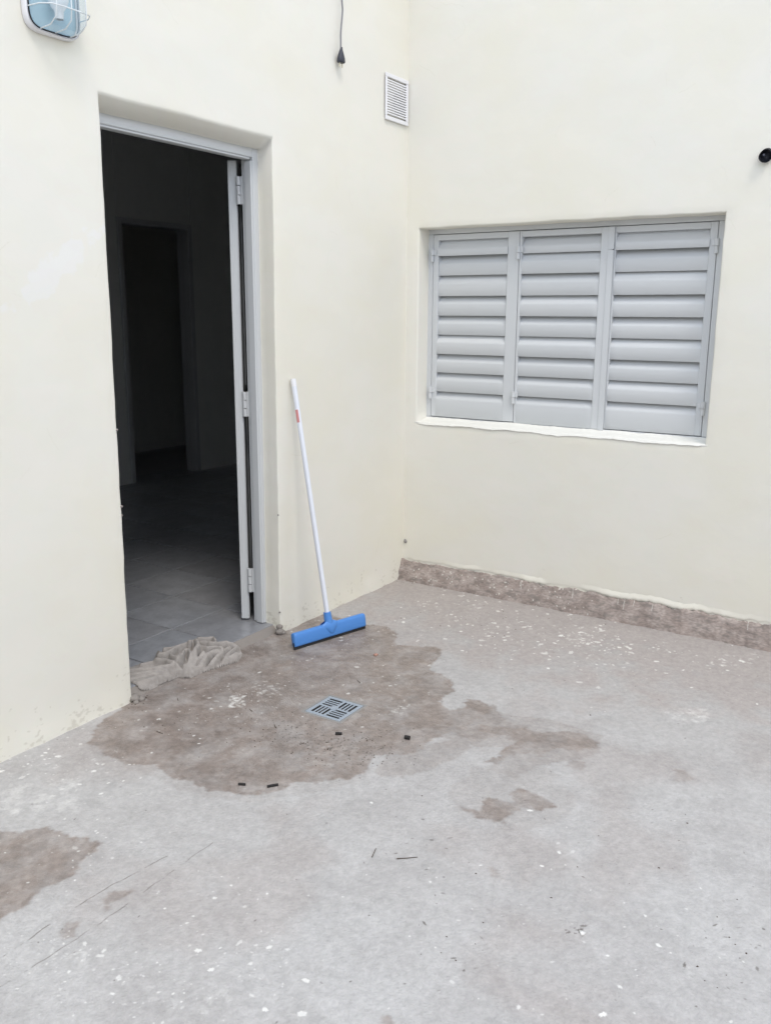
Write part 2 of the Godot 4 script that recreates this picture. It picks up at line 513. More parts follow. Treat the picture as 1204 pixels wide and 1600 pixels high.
func clean(a: Array, lo: float, hi: float) -> Array:
	var hard := []
	a.sort()
	for e in a:
		if e < lo - 1e-6 or e > hi + 1e-6: continue
		if hard.is_empty() or e - hard[-1] > 1e-4: hard.append(e)
	return hard

# ---------------------------------------------------------------- the scene
func _ready() -> void:
	var cam := Camera3D.new()
	cam.name = "camera"
	cam.fov = 60.472
	cam.near = 0.05
	cam.far = 100.0
	add_child(cam)
	cam.transform = Transform3D(cam_basis, EYE)
	cam.current = true

	var sky_mat := ProceduralSkyMaterial.new()
	sky_mat.sky_top_color = Color(0.86, 0.90, 0.97)
	sky_mat.sky_horizon_color = Color(0.92, 0.94, 0.97)
	sky_mat.sky_curve = 0.2
	sky_mat.ground_bottom_color = Color(0.45, 0.44, 0.43)
	sky_mat.ground_horizon_color = Color(0.62, 0.62, 0.62)
	sky_mat.sun_angle_max = 1.0
	var sky := Sky.new()
	sky.sky_material = sky_mat
	var env := Environment.new()
	env.background_mode = Environment.BG_SKY
	env.sky = sky
	env.background_energy_multiplier = 1.0
	env.tonemap_mode = Environment.TONE_MAPPER_LINEAR
	env.tonemap_exposure = 1.93
	env.sdfgi_enabled = true
	env.ssao_enabled = true
	env.ssil_enabled = true
	var we := WorldEnvironment.new()
	we.name = "world_environment"
	we.environment = env
	add_child(we)

	var sun := DirectionalLight3D.new()
	sun.name = "sun"
	sun.light_energy = 0.25
	sun.light_angular_distance = 20.0
	sun.light_color = Color(1.0, 0.975, 0.94)
	sun.shadow_enabled = true
	add_child(sun)
	sun.look_at_from_position(Vector3(5.0, 9.0, 3.6), Vector3.ZERO, Vector3.UP)

	noise_a.noise_type = FastNoiseLite.TYPE_SIMPLEX_SMOOTH
	noise_a.frequency = 1.0
	noise_a.seed = 3
	noise_b = make_noise(1.0, 4, 11)
	make_materials()
	build_setting()
	build_house_walls()
	build_door()
	build_window()
	build_wall_fittings()
	build_wiper()
	build_drain()
	build_cloth()
	build_litter()

func make_materials() -> void:
	var grain := make_noise(0.09, 4, 21)
	var grain_normal := normal_tex(grain, 512, 3.0)
	var concrete := StandardMaterial3D.new()
	concrete.albedo_texture = tex(floor_image())
	concrete.roughness = 1.0
	var ri := Image.create_empty(1024, 1024, false, Image.FORMAT_L8)   # damp concrete is a little smoother
	var rd := damp_image.get_data()
	for k in rd.size(): rd[k] = int(232.0 - rd[k] * 0.46)
	ri = Image.create_from_data(1024, 1024, false, Image.FORMAT_L8, rd)
	concrete.roughness_texture = tex(ri)
	concrete.normal_enabled = true
	var rough_im := make_noise(0.16, 5, 33).get_image(2048, 2048)
	rough_im.convert(Image.FORMAT_RGBA8)
	rough_im.bump_map_to_normal_map(3.0)
	concrete.normal_texture = tex(rough_im)
	concrete.normal_scale = 0.5
	M.concrete = concrete

	for which in ["door_paint", "window_paint"]:
		var p := StandardMaterial3D.new()
		p.albedo_texture = tex(wall_image(3.6, which == "door_paint"))
		p.roughness = 0.8
		p.normal_enabled = true
		var n := make_noise(0.035, 4, 8).get_seamless_image(1024, 1024)
		n.convert(Image.FORMAT_RGBA8)
		n.bump_map_to_normal_map(3.0)
		p.normal_texture = tex(n)
		p.normal_scale = 0.07
		M[which] = p
	M.paint = mat(lin(0.77, 0.748, 0.665), 0.8)
	M.inner = mat(lin(0.80, 0.81, 0.79), 0.8)
	M.ceiling = mat(lin(0.82, 0.82, 0.82), 0.9)
	var mortar := StandardMaterial3D.new()
	mortar.albedo_texture = tex(mortar_image())
	mortar.roughness = 0.95
	M.mortar = mortar
	var cement := mat(lin(0.27, 0.245, 0.225), 0.95)
	cement.normal_enabled = true
	cement.normal_texture = grain_normal
	cement.uv1_triplanar = true
	cement.uv1_scale = Vector3(6, 6, 6)
	M.cement = cement
	M.steel = mat(lin(0.595, 0.612, 0.625), 0.45)
	M.steel_b = mat(lin(0.585, 0.603, 0.617), 0.48)
	M.steel_c = mat(lin(0.605, 0.62, 0.632), 0.45)
	M.zinc = mat(lin(0.42, 0.44, 0.46), 0.4, 0.5)
	M.sill = mat(lin(0.79, 0.785, 0.74), 0.75)
	M.white_plastic = mat(lin(0.80, 0.80, 0.83), 0.4)
	M.black = mat(lin(0.02, 0.021, 0.028), 0.5)
	M.plug = mat(lin(0.035, 0.038, 0.055), 0.5)
	M.cord = mat(lin(0.20, 0.20, 0.22), 0.6)
	M.brass = mat(lin(0.6, 0.55, 0.4), 0.35, 0.9)
	M.handle = mat(lin(0.74, 0.77, 0.84), 0.35)
	M.red = mat(lin(0.62, 0.25, 0.25), 0.5)
	M.blue = mat(lin(0.075, 0.245, 0.63), 0.42)
	M.rubber = mat(lin(0.02, 0.02, 0.022), 0.7)
	for k in 4:
		var c: Vector3 = [Vector3(0.285, 0.295, 0.32), Vector3(0.27, 0.28, 0.305), Vector3(0.30, 0.31, 0.335), Vector3(0.28, 0.285, 0.305)][k]
		var t := StandardMaterial3D.new()
		var im := Image.create_empty(128, 128, false, Image.FORMAT_RGB8)
		for j in 128:
			for i in 128:
				var s := 1.0 + 0.22 * fb(i / 128.0 + k * 5.0, j / 128.0, 3.0) + 0.12 * fb(i / 128.0, j / 128.0 + k * 3.0, 14.0)
				im.set_pixel(i, j, lin(c.x * s, c.y * s, c.z * s))
		t.albedo_texture = tex(im)
		t.roughness = 0.3
		t.uv1_triplanar = true
		t.uv1_scale = Vector3(2.7, 2.7, 2.7)
		M["tile%d" % k] = t
	M.grout = mat(lin(0.50, 0.50, 0.51), 0.9)
	var cloth := StandardMaterial3D.new()
	var cim := Image.create_empty(256, 256, false, Image.FORMAT_RGB8)
	for j in 256:
		for i in 256:
			var s := 1.0 + 0.3 * fb(i / 256.0, j / 256.0, 5.0) + 0.3 * fb(i / 256.0, j / 256.0, 60.0)
			cim.set_pixel(i, j, lin(0.345 * s, 0.318 * s, 0.298 * s))
	cloth.albedo_texture = tex(cim)
	cloth.roughness = 1.0
	cloth.uv1_triplanar = true
	cloth.uv1_scale = Vector3(7, 7, 7)
	cloth.rim_enabled = true
	cloth.rim = 0.15
	cloth.normal_enabled = true
	cloth.normal_texture = grain_normal
	cloth.normal_scale = 0.8
	M.cloth = cloth
	var drain := mat(lin(0.35, 0.40, 0.46), 0.5, 0.2)
	drain.roughness = 0.5
	M.drain = drain
	M.drain_rim = mat(lin(0.28, 0.27, 0.26), 0.7)
	M.dirt = mat(lin(0.06, 0.052, 0.045), 0.9)
	var glass := mat(Color(0.75, 0.88, 0.95, 0.16), 0.03)
	glass.transparency = BaseMaterial3D.TRANSPARENCY_ALPHA
	M.glass = glass
	M.lamp_inside = mat(lin(0.36, 0.52, 0.60), 0.35)
	M.bulb = mat(lin(0.78, 0.80, 0.82), 0.25)
	M.wire = mat(lin(0.72, 0.76, 0.78), 0.4)
	M.stub = mat(lin(0.018, 0.016, 0.016), 0.8)
	M.twig = mat(lin(0.07, 0.05, 0.035), 0.9)
	M.chip = mat(lin(0.42, 0.24, 0.19), 0.9)
	M.shard = mat(lin(0.75, 0.74, 0.72), 0.6)
	M.crumb = mat(lin(0.36, 0.32, 0.29), 0.95)

# ---------------------------------------------------------------- ground, rooms, the far patio walls
const PX := 5.0          # the patio ends here in x
const PZ := 6.4          # and here in z
var drain_c := Vector2(0.660, 1.480)
var drain_turn := 0.0
var drain_half := 0.082

func drain_corner(k: int, h: float) -> Vector2:
	var a := drain_turn
	var s: Vector2 = [Vector2(-1, -1), Vector2(1, -1), Vector2(1, 1), Vector2(-1, 1)][k]
	return drain_c + (s * h).rotated(a)

func build_setting() -> void:
	# the concrete with a square pit for the drain
	var st := start()
	var x1 := PX + 0.2
	var z1 := PZ + 0.2
	var outer := [Vector2(0, 0), Vector2(x1, 0), Vector2(x1, z1), Vector2(0, z1)]
	outer[0] = Vector2(-0.06, WZ - 0.04)
	outer[1] = Vector2(x1, WZ - 0.04)
	outer[3] = Vector2(-0.06, z1)
	var uv := func(p: Vector2) -> Vector2:
		var a := (p.x - FX0) / FS
		var b := (p.y - FZ0) / FS
		return Vector2(a, b)
	st.set_smooth_group(-1)
	var floor_tri := func(a: Vector2, b: Vector2, c: Vector2) -> void:
		var o := [a, b, c]
		if (b - a).cross(c - a) < 0.0: o = [a, c, b]
		for p in o:
			st.set_uv(uv.call(p))
			st.add_vertex(Vector3(p.x, 0, p.y))
	for k in 4:
		var a := drain_corner(k, drain_half)
		var b := drain_corner((k + 1) % 4, drain_half)
		floor_tri.call(outer[k], outer[(k + 1) % 4], b)
		floor_tri.call(outer[k], b, a)
		for p in [[a, 0.0, b, 0.0, b, -0.12], [a, 0.0, b, -0.12, a, -0.12]]:
			for q in 3:
				st.set_uv(uv.call(p[q * 2]))
				st.add_vertex(Vector3(p[q * 2].x, p[q * 2 + 1], p[q * 2].y))
	st.generate_normals()
	st.generate_tangents()
	tag(put(st.commit(), "patio_floor", M.concrete), "pale grey worn concrete patio floor with damp patches and paint drops", "floor", "", "structure")
	var pit := start()
	cbox(pit, Vector3(drain_c.x - 0.15, -0.16, drain_c.y - 0.15), Vector3(drain_c.x + 0.15, -0.11, drain_c.y + 0.15))
	tag(put(done(pit), "ground", M.dirt), "dark bottom of the drain pit", "ground", "", "structure")

	# the tiled floor of the house: grout bed and tiles
	var bed := tag(put(box_mesh(Vector3(-5.4, -0.12, -4.0), Vector3(-0.050, 0.0265, 3.0), 0.001), "house_floor", M.grout), "grey tiled floor inside the house", "floor", "", "structure")
	var pitch := 0.336
	var tile := box_mesh(Vector3(-0.1645, 0.0, -0.1645), Vector3(0.1645, 0.0055, 0.1645), 0.0012)
	rng.seed = 9
	for i in range(0, 10):
		for j in range(-12, 4):
			var cx := -0.376 + pitch * 0.5 - pitch * i - 0.0
			var cz := 0.945 - pitch * 0.5 + pitch * j
			if cx < -3.1 and (cz > -0.9 or cz < -1.8): continue
			var o := put(tile, "tile", M["tile%d" % rng.randi_range(0, 3)], bed)
			o.position = Vector3(cx, 0.0265 + rng.randf_range(-0.0004, 0.0004), cz)
	# inner walls and the ceiling
	var rooms := [
		["interior_wall", Vector3(-3.30, 0.0, -4.0), Vector3(-3.164, 2.78, -1.745), M.inner],
		["interior_wall", Vector3(-3.30, 0.0, -0.955), Vector3(-3.164, 2.78, 3.0), M.inner],
		["interior_wall", Vector3(-3.30, 2.12, -1.745), Vector3(-3.164, 2.78, -0.955), M.inner],
		["interior_wall", Vector3(-3.164, 0.0, -2.75), Vector3(-0.15, 2.78, -2.6), M.inner],
		["interior_wall", Vector3(-3.164, 0.0, 2.1), Vector3(-0.15, 2.78, 2.25), M.inner],
		["interior_wall", Vector3(-5.4, 0.0, -4.0), Vector3(-5.25, 2.78, 3.0), M.inner],
		["interior_wall", Vector3(-5.25, 0.0, -4.0), Vector3(-3.30, 2.78, -3.85), M.inner],
		["interior_wall", Vector3(-5.25, 0.0, 2.85), Vector3(-3.30, 2.78, 3.0), M.inner],
		["interior_wall", Vector3(-4.55, 0.0, -1.95), Vector3(-4.43, 2.78, -3.85), M.inner],
		["interior_wall", Vector3(-0.15, 0.0, -4.0), Vector3(0.0, 2.78, WZ - 0.26), M.inner],
		["interior_wall", Vector3(0.0, 0.0, -4.0), Vector3(PX, 2.78, -3.85), M.inner],
		["interior_wall", Vector3(PX, 0.0, -4.0), Vector3(PX + 0.15, 2.78, WZ - 0.26), M.inner],
	]
	for e in rooms:
		var lo: Vector3 = e[1].min(e[2])
		var hi: Vector3 = e[1].max(e[2])
		lo += Vector3(0.001, 0, 0.001); hi -= Vector3(0.001, 0, 0.001)
		tag(put(box_mesh(lo, hi, 0.003), e[0], e[3]), "", "", "", "structure")
	tag(put(box_mesh(Vector3(-5.4, 2.785, -4.0), Vector3(-0.002, 3.0, 3.0), 0.003), "ceiling", M.ceiling), "", "", "", "structure")
	tag(put(box_mesh(Vector3(0.002, 2.785, -4.0), Vector3(PX + 0.15, 3.0, WZ - 0.005), 0.003), "ceiling", M.ceiling), "", "", "", "structure")
	tag(put(box_mesh(Vector3(0.002, -0.1, -4.0), Vector3(PX + 0.15, -0.002, WZ - 0.27), 0.003), "house_floor", M.grout), "", "", "", "structure")
	# dark frame lining of the inner doorway
	var fr := thing("inner_door_frame", Vector3(-3.17, 0.03, -1.35))
	tag(fr, "door frame in the back wall of the unlit room", "door frame", "", "thing")
	put(box_mesh(Vector3(-0.12, 0, -0.394), Vector3(0.016, 2.09, -0.350), 0.003), "jamb", M.steel, fr)
	put(box_mesh(Vector3(-0.12, 0, 0.350), Vector3(0.016, 2.09, 0.394), 0.003), "jamb", M.steel, fr)
	put(box_mesh(Vector3(-0.12, 2.045, -0.349), Vector3(0.016, 2.089, 0.349), 0.003), "head", M.steel, fr)
	# unseen patio walls behind the viewer, added and sized for their shading
	var w1 := put(box_mesh(Vector3(PX, -0.1, WZ), Vector3(PX + 0.15, 2.0, PZ), 0.006), "added_patio_wall", M.paint)
	tag(w1, "unseen cream patio wall added across the patio from the open door", "wall", "", "thing")
	var w2 := put(box_mesh(Vector3(0.0, -0.1, PZ), Vector3(PX + 0.15, 2.0, PZ + 0.15), 0.006), "added_patio_wall", M.paint)
	tag(w2, "unseen cream patio wall added across the patio from the shuttered window", "wall", "", "thing")

# ---------------------------------------------------------------- the two house walls
const DZ0 := 0.976       # the door opening along z
const DZ1 := 1.832
const DTOP := 2.084
const WX0 := 0.074       # the window opening along x
const WX1 := 1.530
const WY0 := 0.850
const WY1 := 1.816

func door_place(u: float, v: float, d: float) -> Vector3:
	var near := 1.0 - clampf(d / 0.03, 0.0, 1.0)
	var bump := 0.0035 * fb(u, v, 1.6) + 0.0012 * fb(u, v, 9.0)
	if v < 0.12:                                         # the coat swells where it meets the concrete
		bump += 0.011 * pow(1.0 - maxf(v, 0.0) / 0.12, 2.0) * (0.7 + 0.9 * fb(u, v + 4.0, 7.0))
	var du := 0.0032 * fb(u * 0.3 + 9.0, v, 7.0) + 0.0018 * fb(u, v + 2.0, 40.0)
	var dv := 0.003 * fb(u, v * 0.3 + 5.0, 6.0)
	var inside := clampf(minf(u - 0.5, 2.6 - u) * 3.0, 0.0, 1.0)
	du = du * inside + 0.009 * (1.0 - v / 1.04) * inside
	if v > 2.0 and v < 2.2 and u > 0.9 and u < 1.9: dv -= 0.0365 * clampf(d / 0.055, 0.0, 1.0)
	return Vector3(-d + bump * near, v + dv * inside, u + du)

func window_place(u: float, v: float, d: float) -> Vector3:
	var near := 1.0 - clampf(d / 0.03, 0.0, 1.0)
	var bump := 0.0035 * fb(u + 50.0, v, 1.6) + 0.0012 * fb(u + 50.0, v, 9.0)
	var inside := clampf(minf(u, 2.2 - u) * 6.0, 0.0, 1.0) * clampf((v - 0.3) * 3.0, 0.0, 1.0)
	var du := 0.0025 * fb(u * 0.3 + 29.0, v, 7.0) + 0.0014 * fb(u, v + 22.0, 40.0)
	var dv := 0.0028 * fb(u, v * 0.3 + 25.0, 6.0) + 0.0014 * fb(u, v + 12.0, 40.0)
	return Vector3(u + du * inside, v + dv * inside, WZ - d + bump * near)

func build_house_walls() -> void:
	var hole := [-0.042, 0.136, 2.312, 2.478, 0.006, 0.006]
	var m := plaster_wall(WZ - 0.02, PZ, -0.05, 3.2, 0.15, [[DZ0, DZ1, -0.2, DTOP, 0.11], hole], door_place, Vector3.RIGHT, 3.6)
	var wall := put(with_tangents(m), "house_wall", M.door_paint)
	tag(wall, "cream painted house wall with the open doorway", "wall", "", "thing")
	# back of the recess with the round duct
	var st := start()
	var c := Vector2(0.013, 2.384)
	var rad := 0.053
	var inner := []
	var outer := []
	var deep := []
	for k in 64:
		var d := Vector2.from_angle(TAU * k / 64.0)
		var t := INF
		if d.x > 1e-6: t = minf(t, (hole[1] - c.x) / d.x)
		if d.x < -1e-6: t = minf(t, (hole[0] - c.x) / d.x)
		if d.y > 1e-6: t = minf(t, (hole[3] - c.y) / d.y)
		if d.y < -1e-6: t = minf(t, (hole[2] - c.y) / d.y)
		var a := c + d * t
		var b := c + d * rad * (1.0 + 0.04 * n2(d.x, d.y, 2.0))
		outer.append(Vector3(-0.006, a.y, a.x))
		inner.append(Vector3(-0.006, b.y, b.x))
		deep.append(Vector3(-0.13, b.y, b.x))
	skin(st, [outer, inner], func(_p): return Vector3.RIGHT, null, true)
	put(done(st), "vent_recess", M.paint, wall)
	var st2 := start()
	skin(st2, [inner, deep], func(p): return Vector3(p.x, c.y, c.x) - p, null, true)
	for k in 64: tri(st2, deep[k], deep[(k + 1) % 64], Vector3(-0.13, c.y, c.x), Vector3.RIGHT)
	put(done(st2), "duct", M.inner, wall)
	# the step under the door
	var th := start()
	var rows := []
	for i in 45:
		var z := DZ0 - 0.015 + (DZ1 - DZ0 + 0.03) * i / 44.0
		var w := 0.004 * fb(z, 1.0, 9.0) + 0.002 * fb(z, 1.0, 40.0)
		rows.append([Vector3(-0.060, 0.0250, z), Vector3(-0.0445 + w, 0.0285, z), Vector3(-0.037 + w * 1.6, 0.025 + w, z), Vector3(-0.028 + w * 2.0, 0.014, z), Vector3(-0.010 + w * 2.0, -0.004, z)])
	skin(th, rows, func(_p): return Vector3(1, 1, 0))
	put(done(th), "doorstep", M.cement, wall)
	# broken mortar lumps at both ends of the step
	rng.seed = 12
	for e in [[0.006, 0.012, 1.000, 0.020], [0.012, 0.004, 0.985, 0.016], [0.000, 0.030, 0.992, 0.015], [0.018, 0.004, 1.815, 0.016], [0.010, 0.012, 1.835, 0.018], [0.024, 0.002, 1.842, 0.012]]:
		put(lump(Vector3(e[0], e[1], e[2]), e[3], rng.randi()), "mortar_lump", M.cement, wall)

	for e in [[182, 672, 0.006], [187, 792, 0.007], [188, 806, 0.005], [431, 806, 0.004], [437, 957, 0.005]]:
		var p := on_door_wall(e[0], e[1])
		put(lump(Vector3(-0.002, p.y, (DZ0 if e[0] > 300 else DZ1) + 0.009 * (1.0 - p.y / 1.04)), e[2], rng.randi()), "chipped_spot", M.cement, wall)
	var m2 := plaster_wall(-0.02, PX + 0.15, -0.05, 3.2, 0.25, [[WX0, WX1, WY0, WY1, 0.25]], window_place, Vector3.BACK, 3.6)
	var wall2 := put(with_tangents(m2), "house_wall", M.window_paint)
	tag(wall2, "cream painted house wall with the grey shuttered window", "wall", "", "thing")
	put(lump(Vector3(0.014, 0.203, WZ + 0.001), 0.009, 77, 1.3), "chipped_spot", M.drain_rim, wall2)
	# the unpainted sloping mortar along its foot
	var base := start()
	var br := []
	var prof := [[0.0, -0.004], [0.08, 0.010], [0.16, 0.024], [0.32, 0.042], [0.5, 0.062], [0.68, 0.082], [0.86, 0.097], [0.97, 0.106], [1.0, 0.101]]
	var cols := 760
	for i in cols:
		var x := -0.004 + (PX + 0.004) * i / (cols - 1.0)
		var row := []
		var top := 0.105 + 0.012 * fb(x, 3.0, 3.0) + 0.010 * fb(x, 8.0, 24.0)
		for k in prof.size():
			var z: float = lerpf(0.004 + 0.006 * fb(x, 1.0, 2.5), WZ + 0.012, prof[k][0])
			var y: float = prof[k][1] * top / 0.109
			var rough := 0.009 * fb(x, y * 2.0, 10.0) + 0.006 * fb(x + 4.0, y * 3.0, 48.0)
			if k == prof.size() - 1: z = WZ - 0.004
			row.append(Vector3(x, y + rough * 0.7, z + rough))
		br.append(row)
	skin(base, br, func(_p): return Vector3(0, 0.6, 1), func(i, k): return Vector2(br[i][k].x / 3.6, 1.0 - clampf(br[i][k].y, 0.0, 0.125) / 0.13))
	put(done(base), "mortar_base", M.mortar, wall2)
	# the thick lip of paint hanging over it
	var lip := start()
	var lr := []
	for i in 420:
		var x := 0.03 + (PX - 0.05) * i / 419.0
		var y := 0.109 + 0.012 * fb(x, 3.0, 3.0) + 0.007 * fb(x, 18.0, 24.0)
		var full := clampf(0.35 + 2.0 * fb(x, 60.0, 2.6), 0.0, 1.0) * clampf((x - 0.25) * 4.0, 0.0, 1.0)
		var drop := 0.006 * full
		lr.append([Vector3(x, y + 0.022, WZ + 0.0015), Vector3(x, y + 0.006, WZ + 0.006 * full + 0.0015), Vector3(x, y - drop, WZ + 0.008 * full + 0.0015), Vector3(x, y - drop - 0.003, WZ + 0.006 * full)])
	skin(lip, lr, func(_p): return Vector3(0, 0, 1))
	put(done(lip), "paint_lip", M.paint, wall2)

func with_tangents(m: ArrayMesh) -> ArrayMesh:
	var st := SurfaceTool.new()
	st.create_from(m, 0)
	st.generate_tangents()
	return st.commit()

func lump(at: Vector3, r: float, sd: int, flat := 0.7) -> ArrayMesh:
	var st := start()
	var rows := []
	for i in 7:
		var a := PI * i / 6.0
		var row := []
		for k in 9:
			var b := TAU * k / 9.0
			var d := Vector3(sin(a) * cos(b), cos(a), sin(a) * sin(b))
			var q := r * (1.0 + 0.5 * noise_a.get_noise_3d(d.x * 1.2 + sd % 97, d.y * 1.2, d.z * 1.2 + sd % 31))
			row.append(at + Vector3(d.x * q, d.y * q * flat, d.z * q))
		rows.append(row)
	skin(st, rows, func(p): return p - at, null, true)
	return done(st)

# ---------------------------------------------------------------- the door
func build_door() -> void:
	var d := thing("entrance_door", Vector3(-0.11, 0.032, (DZ0 + DZ1) * 0.5))
	tag(d, "grey steel door swung open into the dark room, with grey frame", "door", "", "thing")
	var o := d.position
	var jamb := func(z0: float, z1: float, s: float) -> ArrayMesh:
		# a folded steel section: front flange, inner face with a stop
		var st := start()
		cbox(st, Vector3(-0.080 - 0.063, 0.001, z0) - Vector3(o.x, 0, o.z), Vector3(-0.080, 2.058 - 0.032, z1) - Vector3(o.x, 0, o.z), 0.003)
		var a := z1 if s > 0 else z0 - 0.010
		cbox(st, Vector3(-0.120, 0.002, a - 0.0005) - Vector3(o.x, 0, o.z), Vector3(-0.0835, 2.0 - 0.032, a + 0.0105) - Vector3(o.x, 0, o.z), 0.0025)
		return done(st)
	put(jamb.call(DZ0 - 0.020, DZ0 + 0.022, 1.0), "jamb", M.steel, d)
	put(jamb.call(DZ1 - 0.022, DZ1 + 0.020, -1.0), "jamb", M.steel, d)
	var st := start()
	cbox(st, Vector3(-0.1425, 2.012, DZ0 + 0.0225) - o, Vector3(-0.0805, 2.066, DZ1 - 0.0225) - o, 0.003)
	cbox(st, Vector3(-0.120, 2.004, DZ0 + 0.033) - o, Vector3(-0.084, 2.0115, DZ1 - 0.033) - o, 0.002)
	put(done(st), "head", M.steel, d)
	# the leaf: origin at the hinge edge, x along the leaf, z across it
	var dir := Vector3(-0.60, 0.0, -0.80)
	var across := Vector3(-0.80, 0.0, 0.60)
	var hinge := Vector3(-0.165, 0.0, 1.002)
	var leaf := put(leaf_mesh(), "leaf", M.steel_b, d)
	leaf.transform = Transform3D(Basis(dir, Vector3.UP, dir.cross(Vector3.UP)), hinge - o + Vector3(0, 0.032, 0))
	leaf.transform.origin.y = 0.006
	if dir.cross(Vector3.UP).dot(across) < 0.0:
		leaf.transform.basis = Basis(dir, Vector3.UP, across)
	var handle := start()
	tube(handle, [Vector3(0.74, 0.98, -0.002), Vector3(0.74, 0.98, -0.05), Vector3(0.66, 0.98, -0.055)], 0.008, 10)
	put(done(handle), "handle", M.zinc, leaf)
	for y in [[276, 320], [612, 651], [889, 926]]:
		var a := on_door_wall(376.0 + (y[0] - 276) * 0.02, y[0], -0.152).y
		var b := on_door_wall(376.0 + (y[1] - 276) * 0.02, y[1], -0.152).y
		var h := start()
		var n := 3
		for k in n:
			var y0 := lerpf(a, b, k / float(n)) - 0.0015
			var y1 := lerpf(a, b, (k + 1) / float(n)) + 0.0015
			tube(h, [Vector3(-0.1535, y0, 1.006) - o, Vector3(-0.1535, y1, 1.006) - o], 0.0085, 12)
		cbox(h, Vector3(-0.150, b, 0.997) - o, Vector3(-0.140, a, 1.0005) - o, 0.001)
		cbox(h, Vector3(-0.1665, b, 1.001) - o, Vector3(-0.158, a, 1.009) - o, 0.001)
		put(done(h), "hinge", M.steel_c, leaf).transform = leaf.transform.affine_inverse()

func leaf_mesh() -> ArrayMesh:
	var st := start()
	cbox(st, Vector3(0.0, 0.0, 0.0), Vector3(0.80, 1.972, 0.036), 0.004)
	cbox(st, Vector3(-0.003, 0.004, 0.022), Vector3(0.03, 1.968, 0.0362), 0.002)
	for y in [[0.15, 0.95], [1.05, 1.85]]:
		cbox(st, Vector3(0.12, y[0], -0.006), Vector3(0.68, y[1], 0.001), 0.005)
		cbox(st, Vector3(0.12, y[0], 0.035), Vector3(0.68, y[1], 0.042), 0.005)
	return done(st)

# ---------------------------------------------------------------- the window
func louvre(x0: float, x1: float, top: float, bot: float, last: bool) -> ArrayMesh:
	# a folded sheet: tucked in behind the slat above, sloping out, then straight down with a small return
	var prof := []
	var lower := bot - 0.004 if not last else bot
	for p in [[top + 0.016, -0.034], [top - 0.004, -0.030], [top - 0.037, -0.004], [top - 0.042, -0.0008], [top - 0.047, 0.0]]: prof.append(p)
	prof.append([lower + 0.0015, 0.0])
	prof.append([lower, -0.0015])
	if not last: prof.append([lower + 0.0005, -0.010])
	var st := start()
	var rows := []
	for s in 13:
		var x := lerpf(x0, x1, s / 12.0)
		var sag := 0.0006 * fb(x, top, 6.0)
		var row := []
		for p in prof: row.append(Vector3(x, p[0] + sag * 0.6, p[1] + sag))
		rows.append(row)
	skin(st, rows, func(_p): return Vector3(0, 0.1, 1))
	return done(st)

